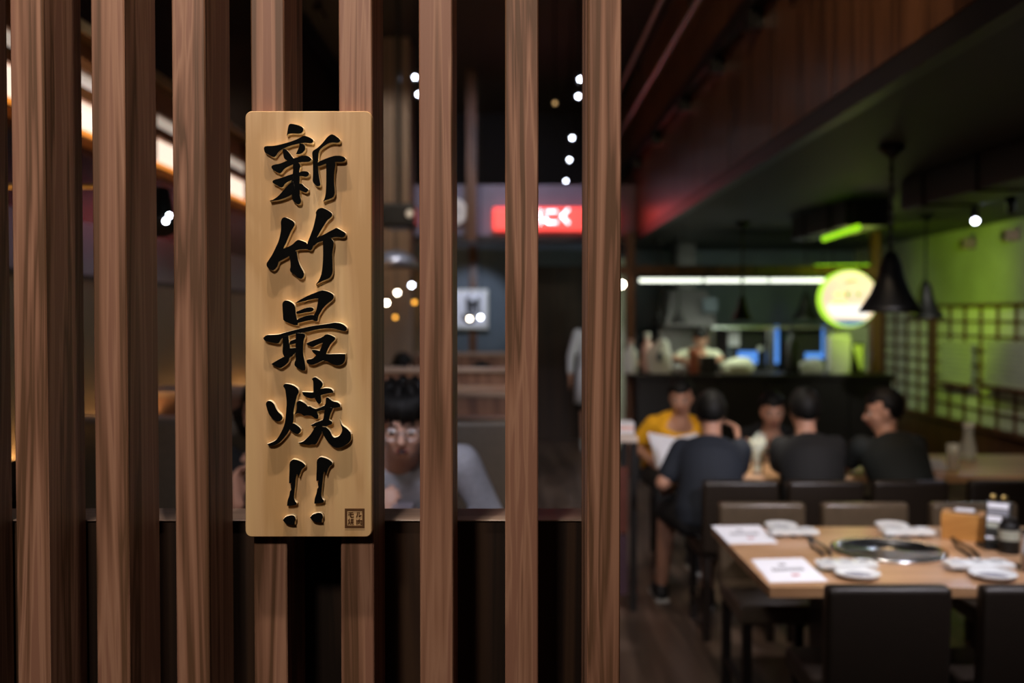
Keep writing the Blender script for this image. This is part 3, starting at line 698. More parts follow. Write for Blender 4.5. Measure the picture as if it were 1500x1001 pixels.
for x0, x1, y0, y1, lab in ((1377, 1422, 500, 561, 'grey printed notice on the shoji, nearer the kitchen'), (1442, 1515, 500, 568, 'larger grey printed notice on the shoji at the right edge')):
    a, b = PX(x0, y0, XR-.085), PX(x1, y1, XR-.085); ym = sorted((a.y, b.y)); zt = 1.6-.24; zb_ = PX((x0+x1)/2, y1, XR-.085).z; zt = PX((x0+x1)/2, y0, XR-.085).z
    t = empty('notice', (XR-.085, (a.y+b.y)/2, zb_), lab, 'notice', 'notices on the shoji')
    MB().box(XR-.083, XR-.073, ym[0], ym[1], zb_, zt).build('sheet', 'paper_grey', t)
    MB().box(XR-.13, XR-.072, ym[0]-.02, ym[1]+.02, zb_-.035, zb_-.001).build('ledge', 'lattice_wood', t)
    pr = MB()
    for k in range(7): pr.box(XR-.0842, XR-.083, ym[0]+.05, ym[1]-.05-(.1 if k % 3 == 2 else 0), zt-.05-k*(zt-zb_-.08)/7-.012, zt-.05-k*(zt-zb_-.08)/7)
    pr.build('print', 'print_grey', t)

# ------------------------------------------------------------------ kitchen
YK = 9.9
zk = P(1100, 549, YK).z
xk0, xk1 = P(930, 548, YK).x, P(1310, 548, YK).x
kc = empty('kitchen_counter', ((xk0+xk1)/2, YK+.35, 0), 'long dark kitchen counter behind the diners', 'counter')
MB().box(xk0, xk1, YK-.04, YK+.7, zk-.045, zk).build('worktop', 'counter_dark', kc, bevel=.006)
n = 6
for i in range(n):
    a = xk0+.02+(xk1-xk0-.04)*i/n; b = xk0+.02+(xk1-xk0-.04)*(i+1)/n
    MB().box(a+.004, b-.004, YK, YK+.66, .08, zk-.046).build('front_panel', 'counter_dark', kc, bevel=.004)
MB().box(xk0+.03, xk1-.03, YK+.05, YK+.6, 0, .08).build('plinth', 'black_paint', kc)
# back bar of the kitchen, header and posts
zl = P(1100, 411, 10.2).z
struct(MB().box(xk0-.12, 3.7, 10.25, 10.4, zl+.06, zl+.15), 'trim_2', 'fascia_wood')
struct(MB().box(3.62, 3.7, 10.28, 10.4, zk, ZL), 'trim_5', 'fascia_wood')
a, b = P(917, 480, 10.3), P(930, 480, 10.3)
struct(MB().box(a.x, b.x, 10.28, 10.4, 0, ZL), 'trim_3', 'fascia_wood')
tb = empty('linear_lamp', ((xk0+3.1)/2, 10.2, zl), 'long white linear lamp over the kitchen counter', 'lamp')
a, b = P(935, 411, 10.2), P(1222, 411, 10.2)
n = 3
for i in range(n):
    A = a.lerp(b, i/n); B = a.lerp(b, (i+1)/n)
    MB().cyl(A+Vector((.012, 0, 0)), B-Vector((.012, 0, 0)), .019, n=14).build('tube', 'glow_tube', tb, smooth=True)
MB().box(a.x-.02, b.x+.02, 10.18, 10.22, zl+.021, zl+.0595).build('housing', 'black_metal', tb)
lamp('AREA', tb, ((a.x+b.x)/2, 10.2, zl-.06), 16, '#e8f2dc', 1.0, ((a.x+b.x)/2, 11.6, 0.6))
c = P(911, 417, 10.0)
t = empty('globe_pendant', (c.x, c.y, ZL+1.6), 'bright small globe lamp at the edge of the last slat', 'pendant lamp')
MB().ell(c, (.03, .03, .03), n=14).build('globe', 'glow_bulb', t, smooth=True)
MB().cyl(c+Vector((0, 0, .04)), (c.x, c.y, ZH), .004, n=6).build('cord', 'black_paint', t)
# pale pillar strip beside post
a, b = P(904, 458, 12.4), P(918, 535, 12.4)
struct(MB().box(a.x, b.x, 12.4, 12.5, 0, 2.3), 'trim_4', 'shoji_paper')
# hood
a, b = P(975, 425, 11.6), P(1050, 478, 11.6)
hd = empty('range_hood', ((a.x+b.x)/2, 11.9, b.z), 'grey metal range hood at the back of the kitchen', 'hood')
MB().add([(a.x, 11.6, b.z), (b.x, 11.6, b.z), (b.x, 12.4, b.z), (a.x, 12.4, b.z), (a.x+.08, 11.8, a.z), (b.x-.08, 11.8, a.z), (b.x-.08, 12.4, a.z), (a.x+.08, 12.4, a.z)],
         [(0, 1, 2, 3), (4, 5, 6, 7), (0, 1, 5, 4), (1, 2, 6, 5), (2, 3, 7, 6), (3, 0, 4, 7)]).build('canopy', 'steel_dull', hd)
MB().box(a.x+.18, b.x-.18, 11.95, 12.4, a.z, ZL).build('duct', 'counter_dark', hd)
MB().box(b.x-.16, b.x-.0, 11.58, 11.6, b.z+.16, b.z+.32).build('control_panel', 'plaster_grey', hd)
a, b = P(975, 480, 12.0), P(1050, 548, 12.0)
st = empty('stove_back', ((a.x+b.x)/2, 12.2, 0), 'dull steel stove range under the hood', 'stove')
MB().box(a.x, b.x, 11.9, 12.6, 0, .95).build('body', 'steel_dull', st, bevel=.01)
MB().box(a.x, b.x, 12.5, 12.6, .951, 1.5).build('splash_back', 'steel_dull', st)
for k in range(3): MB().lathe([(.07, 0), (.075, .02), (.05, .03), (.0, .03)], (a.x+.14+k*.16, 12.2, .951), 16).build('burner', 'iron', st)
# steel pass shelf
a, b = P(1040, 478, 11.4), P(1218, 470, 11.4)
sh = empty('steel_shelf', ((a.x+b.x)/2, 11, 0), 'long steel pass shelf above the kitchen counter', 'shelf')
MB().box(a.x, b.x, 11.3, 11.56, a.z-.03, a.z).build('board', 'steel', sh)
MB().box(a.x, b.x, 11.3, 11.56, .82, .85).build('board', 'steel', sh)
for xx in (a.x+.02, (a.x+b.x)/2, b.x-.02):
    for yy in (11.32, 11.54): MB().cyl((xx, yy, 0), (xx, yy, a.z-.03), .016, n=8).build('post', 'steel', sh)
# two blue-lit glass-door chillers
for x0, x1, y0, y1, lab in ((1066, 1141, 477, 533, 'blue-lit glass-door chiller left of the black bottle'), (1150, 1210, 477, 526, 'blue-lit glass-door chiller right of the black bottle')):
    a, b = P(x0, y0, 11.6), P(x1, y1, 11.6)
    t = empty('glass_door_chiller', ((a.x+b.x)/2, 11.9, 0), lab, 'chiller', 'blue-lit chillers')
    MB().box(a.x, b.x, 11.62, 12.3, 0, a.z).build('body', 'black_paint', t)
    MB().box(b.x-.045, b.x, 11.6, 11.619, b.z, a.z).build('lit_edge', 'glow_blue', t)
    MB().box(a.x+(.5*(b.x-a.x) if x0 > 1100 else .12), b.x-.046 if x0 > 1100 else a.x+.34, 11.6, 11.619, b.z, b.z+(.07 if x0 > 1100 else .14)).build('lit_tray', 'glow_blue', t)
    MB().box(a.x, a.x+.05, 11.6, 11.619, b.z, a.z).build('door_edge', 'plaster_grey', t)
    if x0 < 1100:
        MB().box(a.x+.0, a.x+.13, 11.57, 11.599, b.z+.2, a.z-.04).build('card', 'paper', t)
        MB().ell((a.x+.36, 11.58, b.z+.17), (.035, .02, .035), n=12).build('knob', 'white_plastic', t)
# white board and things at the right end of the kitchen
a, b = P(1216, 478, 12.0), P(1285, 552, 12.0)
wbd = empty('white_board', ((a.x+b.x)/2, 12.1, b.z), 'pale board leaning behind the right end of the counter', 'board')
MB().box(a.x, b.x, 12.05, 12.09, .3, a.z).build('panel', 'shoji_paper', wbd)
MB().box(a.x-.02, a.x-.001, 12.04, 12.1, .0, a.z+.02).build('frame', 'counter_dark', wbd); MB().box(b.x+.001, b.x+.02, 12.04, 12.1, .0, a.z+.02).build('frame', 'counter_dark', wbd)
def on_counter(px, Y=10.2): return PZ(px, 0, zk) if False else Vector((P(px, 540, Y).x, Y, zk))
def bottle(px, Y, h, r, body, capm, name, lab, cat='bottle', group='bottles on the kitchen counter'):
    c = on_counter(px, Y); t = empty(name, c, lab, cat, group)
    MB().lathe([(0, 0), (r, 0), (r*1.02, h*.1), (r, h*.62), (r*.45, h*.75), (r*.38, h*.86), (0, h*.86)], c, 18).build('body', body, t, smooth=True)
    MB().lathe([(0, h*.86), (r*.45, h*.86), (r*.45, h), (0, h)], c, 14).build('cap', capm, t)
bottle(924, 10.05, .34, .07, 'white_plastic', 'pink_plastic', 'sauce_bottle', 'white bottle with a pink cap at the left end of the kitchen counter')
bottle(948, 10.4, .40, .06, 'pink_plastic', 'white_plastic', 'sauce_bottle', 'pink bottle between two white containers on the kitchen counter')
bottle(1160, 10.0, .46, .07, 'black_paint', 'black_paint', 'wine_bottle', 'tall black bottle standing between the two blue-lit chillers')
def blob_bag(px, Y, w_, h, mm, lab, mark=False):
    c = on_counter(px, Y); t = empty('bag', c, lab, 'bag', 'white bags on the kitchen counter')
    m_ = MB(); m_.ell(c+Vector((0, 0, h*.45)), (w_*.5, w_*.38, h*.46), n=14); m_.ell(c+Vector((w_*.1, 0, h*.8)), (w_*.3, w_*.25, h*.22), n=12); m_.box(c.x-w_*.4, c.x+w_*.4, c.y-w_*.3, c.y+w_*.3, c.z+.002, c.z+h*.3)
    m_.build('sack', mm, t, remesh=.012)
    if mark: MB().ell(c+Vector((-w_*.05, -w_*.37, h*.5)), (.03, .012, .05), n=12).build('print', 'plaster_grey', t)
blob_bag(966, 10.05, .26, .34, 'white_plastic', 'bulky white bag with a dark print on the kitchen counter', True)
blob_bag(1080, 10.1, .36, .16, 'uniform_cream', 'low heap of white cloth right of the cook')
blob_bag(1188, 10.1, .28, .15, 'white_plastic', 'white packet below the right blue-lit chiller')
c = on_counter(1016, 9.98); t = empty('copper_jug', c, 'copper-pink jug in front of the cook', 'jug')
MB().lathe([(0, 0), (.055, 0), (.06, .05), (.05, .2), (.055, .25), (.048, .25), (.045, .2), (.05, .04), (0, .02)], c, 20).build('body', 'copper', t, smooth=True)
MB().tube([c+Vector((-.05, 0, .2)), c+Vector((-.1, 0, .18)), c+Vector((-.1, 0, .1)), c+Vector((-.055, 0, .06))], .008, n=8).build('handle', 'copper', t, smooth=True)
c = on_counter(1037, 9.98); t = empty('black_box', c, 'black box beside the copper jug', 'box')
MB().box(c.x-.07, c.x+.07, 9.92, 10.05, zk, zk+.15).build('body', 'black_paint', t, bevel=.008)
MB().box(c.x-.074, c.x+.074, 9.916, 10.054, zk+.151, zk+.175).build('lid', 'black_paint', t, bevel=.005)
c = on_counter(994, 10.1); t = empty('bowl_stack', c, 'small white bowl left of the cook', 'bowl')
MB().lathe([(0, 0), (.04, 0), (.08, .06), (.085, .075), (.075, .07), (.035, .015), (0, .015)], c, 20).build('bowl', 'ceramic', t, smooth=True)
c = on_counter(1254, 10.2); t = empty('leaflet_stand', c, 'dark leaflet stand with a white slanted print at the counter end', 'stand')
MB().box(c.x-.075, c.x+.075, 10.18, 10.21, zk, zk+.30).build('back', 'counter_dark', t)
MB().prism([(c.x-.05, zk+.28), (c.x+.06, zk+.28), (c.x+.06, zk+.03), (c.x+.03, zk+.03)], 10.174, 10.179).build('print', 'paper', t)
c = on_counter(1228, 10.15); t = empty('white_carton', c, 'upright white carton below the round glowing sign', 'carton')
MB().box(c.x-.1, c.x+.1, 10.08, 10.2, zk, zk+.36).build('body', 'white_plastic', t, bevel=.006)
MB().box(c.x-.1, c.x+.1, 10.13, 10.15, zk+.361, zk+.39).build('flap', 'white_plastic', t)
# service stand behind the last slat
a = PZ(905, 640, .95); Yc = a.y
sd = empty('service_stand', (P(918, 640, Yc).x, Yc, 0), 'service stand with a pale top and a plum cloth front beside the last slat', 'stand')
x0, x1 = P(885, 640, Yc).x, P(934, 640, Yc).x
MB().box(x0, x1, Yc-.02, Yc+.55, .92, .95).build('top', 'pale_top', sd, bevel=.004)
for xx in (x0+.02, x1-.02):
    for yy in (Yc+.01, Yc+.5): MB().box(xx-.018, xx+.018, yy-.018, yy+.018, 0, .92).build('leg', 'counter_dark', sd)
MB().box(x0+.04, x1-.05, Yc+.03, Yc+.05, .42, .78).build('drawer', 'rust_red', sd)
MB().box(x0+.04, x1-.05, Yc+.03, Yc+.05, .08, .41).build('cloth', 'plum', sd)
c = Vector(((x0+x1)/2+.02, Yc+.2, .95)); t = empty('towel_pile', c, 'small pile of pink and white towels on the service stand', 'towels')
for k in range(3): MB().box(c.x-.07, c.x+.07, c.y-.07, c.y+.07, .95+k*.021, .95+k*.021+.02).build('towel', 'shirt_white' if k != 1 else 'pink_plastic', t, bevel=.007, seg=2)

# ------------------------------------------------------------------ chairs
def make_chair(lm='leather_brown', w_=.37):
    t = empty('dining_chair', (0, 0, 0), 'x', 'chair', 'upholstered dining chairs')
    h = w_/2
    MB().box(-h, h, -.2, .22, .40, .475).build('seat', lm, t, bevel=.018, seg=3, smooth=True)
    bb = MB().box(-h, h, -.235, -.175, .44, .80); bb.rot(Matrix.Rotation(math.radians(3), 3, 'X'), (0, -.2, .44)); bb.build('backrest', lm, t, bevel=.02, seg=3, smooth=True)
    for sx in (-1, 1):
        for yy in (-.19, .19): MB().box(sx*(h-.03)-.018, sx*(h-.03)+.018, yy-.018, yy+.018, 0, .41).build('leg', 'chair_leg', t)
    for sx in (-1, 1): MB().box(sx*(h-.03)-.01, sx*(h-.03)+.01, -.172, .172, .12, .145).build('stretcher', 'chair_leg', t)
    return t
ch0 = {k: None for k in ('leather_brown', 'leather_light', 'leather_dark')}
def chair(x, y, ang, lab, lm='leather_brown'):
    if ch0[lm] is None: ch0[lm] = make_chair(lm); o = ch0[lm]
    else: o = copytree(ch0[lm])
    o.location = (x, y, 0); o.rotation_euler = (0, 0, ang); o['label'] = lab
    return o
# near table
TZ = .75
A = PZ(1130, 861, TZ); B = PZ(1041, 772, TZ)
tx0, ty0, ty1 = (A.x+B.x)/2, A.y, B.y
tx1 = tx0+1.45
nt_ = empty('dining_table', ((tx0+tx1)/2, (ty0+ty1)/2, 0), 'nearest pale wooden dining table with a round built-in grill', 'table', 'dining tables')
gc = PZ(1301, 807, TZ)
gr = 78*gc.y/1500
# top with a round opening for the grill
tm = MB(); n = 40
ring = [(gc.x+gr*math.cos(2*math.pi*k/n), gc.y+gr*math.sin(2*math.pi*k/n)) for k in range(n)]
def outer(k):
    a = 2*math.pi*k/n; dx, dy = math.cos(a), math.sin(a); ts = []
    if dx > 1e-9: ts.append((tx1-gc.x)/dx)
    if dx < -1e-9: ts.append((tx0-gc.x)/dx)
    if dy > 1e-9: ts.append((ty1-gc.y)/dy)
    if dy < -1e-9: ts.append((ty0-gc.y)/dy)
    t_ = min(ts); return (gc.x+dx*t_, gc.y+dy*t_)
corners = [(tx1, ty1), (tx0, ty1), (tx0, ty0), (tx1, ty0)]
vs, fs = [], []
for z in (TZ, TZ-.032):
    for p in ring: vs.append((*p, z))
    for k in range(n): vs.append((*outer(k), z))
    for p in corners: vs.append((*p, z))
N1 = 2*n+4
angs = [2*math.pi*k/n for k in range(n)]
def corner_between(k):
    a0, a1 = angs[k], angs[k]+2*math.pi/n
    for ci, p in enumerate(corners):
        a = math.atan2(p[1]-gc.y, p[0]-gc.x) % (2*math.pi)
        if a0 < a < a1: return ci
    return None
for s_ in (0, 1):
    o_ = s_*N1
    for k in range(n):
        k2 = (k+1) % n; ci = corner_between(k)
        poly = [o_+k, o_+n+k] + ([o_+2*n+ci] if ci is not None else []) + [o_+n+k2, o_+k2]
        fs.append(tuple(poly))
for k in range(n):
    k2 = (k+1) % n; ci = corner_between(k)
    fs.append((k, k2, N1+k2, N1+k))
    if ci is None: fs.append((n+k, N1+n+k, N1+n+k2, n+k2))
    else: fs += [(n+k, N1+n+k, N1+2*n+ci, 2*n+ci), (2*n+ci, N1+2*n+ci, N1+n+k2, n+k2)]
tm.add(vs, fs).build('table_top', 'table_wood', nt_)
for xx in (tx0+.35, tx1-.35): MB().box(xx-.05, xx+.05, (ty0+ty1)/2-.10, (ty0+ty1)/2+.14, .03, TZ-.033).build('leg', 'black_metal', nt_, bevel=.004)
for xx in (tx0+.35, tx1-.35): MB().box(xx-.09, xx+.09, (ty0+ty1)/2-.2, (ty0+ty1)/2+.22, 0, .03).build('foot', 'black_metal', nt_, bevel=.004)
MB().box(gc.x-gr*.8, gc.x+gr*.8, gc.y-gr*.8, gc.y+gr*.8, .42, TZ-.13).build('burner_housing', 'black_metal', nt_)
gl = empty('table_grill', (gc.x, gc.y, TZ), 'round steel barbecue grill set into the nearest table', 'grill')
MB().lathe([(gr*1.06, .001), (gr*1.06, .006), (gr*1.0, .011), (gr*.86, .008), (gr*.80, -.012), (gr*.78, -.03), (gr*.99, -.03), (gr*.99, .0)], gc, 48).build('rim', 'steel', gl, smooth=True)
MB().lathe([(gr*.78, -.012), (gr*.74, -.05), (gr*.6, -.06), (0, -.065)], gc, 40).build('bowl', 'steel_dull', gl, smooth=True)
for k in range(-6, 7):
    xx = k*gr*.115; hh = math.sqrt(max(0, (gr*.79)**2-xx*xx))
    MB().cyl((gc.x+xx, gc.y-hh, TZ-.012), (gc.x+xx, gc.y+hh, TZ-.012), .0052, n=6).build('grate_bar', 'steel', gl)
MB().lathe([(gr*.30, -.006), (gr*.33, -.003), (gr*.30, .0), (gr*.27, -.003)], gc, 24).build('grate_ring', 'steel', gl, smooth=True)
# chairs round the near table
chair(PZ(1303, 860, .80).x, ty0+.06, 0, 'dark chair with its back to the viewer, left of two at the nearest table', 'leather_dark')
chair(PZ(1303, 860, .80).x+.46, ty0+.06, 0, 'dark chair with its back to the viewer, cut by the right edge', 'leather_dark')
cy = ty1+.05
chair(P(1117, 740, cy+.2).x, cy, math.pi, 'light brown leather chair behind the nearest table, beside the aisle', 'leather_light')
chair(P(1268, 740, cy+.2).x, cy, math.pi, 'light brown leather chair behind the nearest table, behind the grill', 'leather_light')
chair(P(1428, 740, cy+.2).x, cy, math.pi, 'light brown leather chair behind the tissue box', 'leather_light')
# second row
yc2 = 5.2
chair(P(1083, 708, 5.0).x, yc2, 0, 'brown leather chair of the navy-shirted diner', 'leather_brown')
chair(P(1175, 604, 5.38).x, yc2-.005, 0, 'brown leather chair of the black-clad diner with his back turned', 'leather_brown')
chair(P(1345, 714, 5.0).x-.05, yc2, 0, 'brown leather chair of the diner in profile', 'leather_brown')
chair(P(1470, 714, 5.0).x, yc2, 0, 'empty dark chair in front of the beer glass', 'leather_dark')
def table2(x0, x1, lab):
    t = empty('dining_table', ((x0+x1)/2, 5.9, 0), lab, 'table', 'dining tables')
    MB().box(x0, x1, 5.42, 6.30, TZ-.035, TZ).build('table_top', 'table_wood', t, bevel=.004)
    for xx in (x0+.25, x1-.25):
        MB().box(xx-.04, xx+.04, 5.80, 5.98, .03, TZ-.035).build('leg', 'black_metal', t); MB().box(xx-.08, xx+.08, 5.74, 6.04, 0, .03).build('foot', 'black_metal', t)
    return t
table2(1.2, 2.05, 'wooden table of the yellow-shirted and navy-shirted diners')
table2(2.07, 3.35, 'wooden table with the beer glass, in front of the shoji wall')

# ------------------------------------------------------------------ things on the near table
def placemat(px, lab):
    q = [PZ(*p, TZ+.001) for p in px]
    t = empty('paper_placemat', (sum(v.x for v in q)/4, sum(v.y for v in q)/4, TZ), lab, 'placemat', 'paper placemats')
    m_ = MB(); m_.add([(v.x, v.y, TZ+.0005) for v in q]+[(v.x, v.y, TZ+.0022) for v in q], [(3, 2, 1, 0), (4, 5, 6, 7), (0, 1, 5, 4), (1, 2, 6, 5), (2, 3, 7, 6), (3, 0, 4, 7)]); m_.build('sheet', 'paper', t)
    pr = MB(); pr2 = MB()
    def at(u, v): 
        a = q[0].lerp(q[1], u); b = q[3].lerp(q[2], u); return a.lerp(b, v)
    def patch(m, u0, u1, v0, v1):
        c_ = [at(u0, v0), at(u1, v0), at(u1, v1), at(u0, v1)]
        m.add([(p.x, p.y, TZ+.0024) for p in c_]+[(p.x, p.y, TZ+.0028) for p in c_], [(3, 2, 1, 0), (4, 5, 6, 7), (0, 1, 5, 4), (1, 2, 6, 5), (2, 3, 7, 6), (3, 0, 4, 7)])
    for k in range(9): patch(pr, .22+k*.065, .22+k*.065+.045, .44, .56)
    ph_ = MB(); patch(ph_, .42, .55, .24, .32); ph_.build('heading', 'print_grey', t)
    patch(pr2, .48, .62, .70, .77)
    pr.build('print', 'print_grey', t); pr2.build('red_print', 'print_red', t)
placemat([(1042, 771), (1112, 770), (1140, 796), (1067, 797)], 'white printed paper placemat at the far left corner of the nearest table')
placemat([(1100, 820), (1176, 818), (1213, 852), (1128, 854)], 'white printed paper placemat at the near left corner of the nearest table')
def setting(dx, dy, nx0, nx1, ny, lab1, lab2, rpx):
    c = PZ(dx, dy, TZ+.01); r = rpx*c.y/1500
    t = empty('small_plate', (c.x, c.y, TZ), lab1, 'plate', 'small round plates')
    MB().lathe([(0, .001), (r*.6, .001), (r*.95, .014), (r, .018), (r*.96, .02), (r*.6, .008), (0, .007)], (c.x, c.y, TZ), 32).build('dish', 'ceramic', t, smooth=True)
    MB().lathe([(r*.55, .0082), (r*.58, .0095), (r*.61, .0085)], (c.x, c.y, TZ), 32).build('ring_line', 'print_grey', t)
    a, b = PZ(nx0, ny, TZ+.02), PZ(nx1, ny, TZ+.02); yy = (a.y+b.y)/2
    t = empty('sauce_tray', ((a.x+b.x)/2, yy, TZ), lab2, 'tray', 'long sauce trays')
    MB().box(a.x, b.x, yy-.04, yy+.04, TZ+.012, TZ+.03).build('tray', 'ceramic', t, bevel=.006)
    for k in range(3):
        xx = a.x+(b.x-a.x)*(.2+.3*k); MB().cyl((xx, yy, TZ), (xx, yy, TZ+.012), .012, n=10).build('foot', 'iron', t)
        MB().lathe([(.024, .0302), (.027, .034), (.021, .0345), (.018, .0302)], (xx, yy, TZ), 16).build('well_rim', 'ceramic', t)
setting(1256, 842, 1198, 1282, 827, 'small white plate at the near side of the grill', 'long white sauce tray at the near side of the grill', 33)
setting(1454, 843, 1385, 1480, 827, 'small white plate at the near right of the table', 'long white sauce tray at the near right of the table', 34)
setting(1144, 771, 1127, 1196, 779, 'small white plate at the far left of the table', 'long white sauce tray at the far left of the table', 24)
setting(1306, 771, 1291, 1365, 779, 'small white plate at the far side behind the grill', 'long white sauce tray at the far side behind the grill', 24)
def tongs(pts, lab):
    q = [PZ(*p, TZ+.008) for p in pts]
    t = empty('tongs', (q[0].x, q[0].y, TZ), lab, 'tongs', 'black tongs on the table')
    n_ = (q[1]-q[0]).cross(Vector((0, 0, 1))).normalized()*.022
    for s_ in (-1, 1): MB().tube([q[0], q[0].lerp(q[1], .5)+n_*s_, q[1]+n_*s_*.6], [.005, .004, .006], n=8).build('arm', 'iron', t, smooth=True)
    MB().ell(q[0], (.009, .009, .007), n=10).build('hinge', 'iron', t)
tongs([(1186, 789), (1212, 812)], 'dark tongs left of the grill')
tongs([(1396, 790), (1428, 815)], 'dark tongs right of the grill')
# tissue box, menu stand, canister, steel cup
a, b = PZ(1388, 786, TZ), PZ(1430, 800, TZ)
a = PZ(1413, 789, TZ); t = empty('tissue_box', (a.x, a.y, TZ), 'wooden tissue box on the nearest table', 'tissue box')
bw, bh, bd = .16, .10, .11
mb = MB().box(-bw/2, bw/2, -bd/2, bd/2, 0, bh); mb.rot(Matrix.Rotation(math.radians(-28), 3, 'Z')); mb.v = [p+a for p in mb.v]; mb.build('box', 'box_wood', t, bevel=.003)
mb = MB().box(-.05, .05, -.02, .02, bh+.0005, bh+.003); mb.rot(Matrix.Rotation(math.radians(-28), 3, 'Z')); mb.v = [p+a for p in mb.v]; mb.build('slot', 'walnut_dark', t)
mb = MB().box(-.035, .035, -.012, .012, bh+.003, bh+.014); mb.rot(Matrix.Rotation(math.radians(-28), 3, 'Z')); mb.v = [p+a for p in mb.v]; mb.build('tissue', 'paper', t, bevel=.004)
mb = MB().box(bw/2, bw/2+.002, -bd/2+.015, bd/2-.015, .015, bh-.02); mb.rot(Matrix.Rotation(math.radians(-28), 3, 'Z')); mb.v = [p+a for p in mb.v]; mb.build('end_plate', 'lamp_wood', t)
a = PZ(1461, 803, TZ); t = empty('menu_stand', (a.x, a.y, TZ), 'clipped black menu stand with pale photographs leaning on the nearest table', 'menu stand')
zt_ = P(1460, 735, a.y+.03).z
def leanbox(x0, x1, y0, y1, z0, z1, nm, mm, par=t, bev=0):
    m_ = MB().box(x0, x1, y0, y1, z0, z1); m_.rot(Matrix.Rotation(math.radians(-9), 3, 'X') @ Matrix.Rotation(math.radians(6), 3, 'Y') @ Matrix.Rotation(math.radians(-25), 3, 'Z')); m_.v = [p+a+Vector((0, 0, .012)) for p in m_.v]; return m_.build(nm, mm, par, bevel=bev)
hh = zt_-TZ-.01
leanbox(-.045, .045, -.015, .015, 0, hh, 'folder', 'black_paint', bev=.003)
for k in range(4): leanbox(-.038, .032, -.0165, -.0152, hh*(.38+.155*k), hh*(.38+.155*k)+hh*.125, 'photo', ['paper_grey', 'paper', 'print_grey', 'paper'][k])
leanbox(-.04, -.005, -.0165, -.0152, .02, hh*.18, 'photo', 'paper')
for s_ in (-.02, .02):
    m_ = MB().lathe([(.011, -.003), (.014, 0), (.011, .003), (.008, 0)], (s_, 0, hh+.014), 16, axis='Y'); m_.rot(Matrix.Rotation(math.radians(-9), 3, 'X') @ Matrix.Rotation(math.radians(6), 3, 'Y')); m_.v = [p+a+Vector((0, 0, .012)) for p in m_.v]; m_.build('ring', 'brass', t, smooth=True)
MB().box(a.x-.06, a.x+.06, a.y-.04, a.y+.05, TZ, TZ+.012).build('base', 'black_paint', t, bevel=.003)
a = PZ(1490, 816, TZ); t = empty('canister', (a.x, a.y+.06, TZ), 'black canister with a pale label at the right edge of the table', 'canister')
MB().lathe([(0, 0), (.036, 0), (.036, .10), (.026, .11), (.026, .125), (0, .125)], (a.x, a.y+.06, TZ), 20).build('body', 'black_paint', t, smooth=False)
MB().lathe([(.0368, .05), (.0368, .085)], (a.x, a.y+.06, TZ), 20).build('label', 'paper_grey', t)
a = PZ(1507, 838, TZ); t = empty('steel_cup', (a.x+.012, a.y, TZ), 'tall steel cup cut by the right edge', 'cup')
MB().lathe([(0, 0), (.034, 0), (.04, .13), (.041, .135), (.037, .135), (.031, .01), (0, .008)], (a.x+.012, a.y, TZ), 24).build('cup', 'steel', t, smooth=True)
# glasses on the second row
a = Vector((P(1110, 690, 5.48).x, 5.48, TZ)); t = empty('parfait_glass', a, 'tall glass of iced milky drink on the second-row table', 'glass')
MB().lathe([(0, 0), (.03, 0), (.026, .02), (.036, .1), (.048, .19), (.046, .19), (.03, .03), (0, .025)], a, 20).build('glass', 'glassy', t, smooth=True)
MB().lathe([(0, .026), (.026, .028), (.029, .055), (0, .055)], a, 18).build('drink', 'cream_drink', t)
MB().lathe([(0, .056), (.029, .056), (.03, .075), (0, .075)], a, 18).build('amber_layer', 'drink', t)
MB().lathe([(0, .076), (.032, .076), (.044, .18), (0, .18)], a, 18).build('ice_layer', 'cream_drink', t)
for k in range(5): MB().box(a.x-.03+k*.012, a.x-.008+k*.012, a.y-.012, a.y+.012, TZ+.181+.012*(k % 3), TZ+.205+.012*(k % 3)).build('ice_cube', 'glassy', t, bevel=.004)
MB().tube([a+Vector((.036, 0, .14)), a+Vector((.07, 0, .13)), a+Vector((.068, 0, .08)), a+Vector((.032, 0, .07))], .007, n=8).build('handle', 'glassy', t, smooth=True)
a = Vector((P(1396, 690, 5.62).x, 5.62, TZ)); t = empty('beer_glass', a, 'half full glass of amber drink on the table before the shoji', 'glass')
MB().lathe([(0, 0), (.03, 0), (.033, .02), (.036, .15), (.033, .15), (.029, .015), (0, .012)], a, 20).build('glass', 'glassy', t, smooth=True)
MB().lathe([(0, .014), (.0285, .014), (.031, .1), (0, .1)], a, 18).build('drink', 'beer', t)
a = Vector((P(1372, 684, 5.66).x, 5.66, TZ)); t = empty('folded_cloth', a, 'grey folded cloth left of the amber glass', 'cloth')
MB().box(a.x-.06, a.x+.04, a.y-.05, a.y+.05, TZ, TZ+.03).build('lower_fold', 'shirt_grey', t, bevel=.01, seg=2); MB().box(a.x-.05, a.x+.03, a.y-.04, a.y+.04, TZ+.031, TZ+.055).build('upper_fold', 'shirt_grey', t, bevel=.01, seg=2)
a = Vector((P(1418, 660, 6.0).x, 6.0, TZ)); t = empty('water_carafe', a, 'clear carafe on the far side of the table before the shoji', 'carafe')
MB().lathe([(0, 0), (.045, 0), (.05, .06), (.028, .15), (.03, .2), (.026, .2), (.024, .15), (.044, .06), (.04, .01), (0, .01)], a, 20).build('body', 'glassy', t, smooth=True)
MB().lathe([(0, .201), (.031, .201), (.031, .225), (0, .225)], a, 16).build('stopper', 'white_plastic', t)

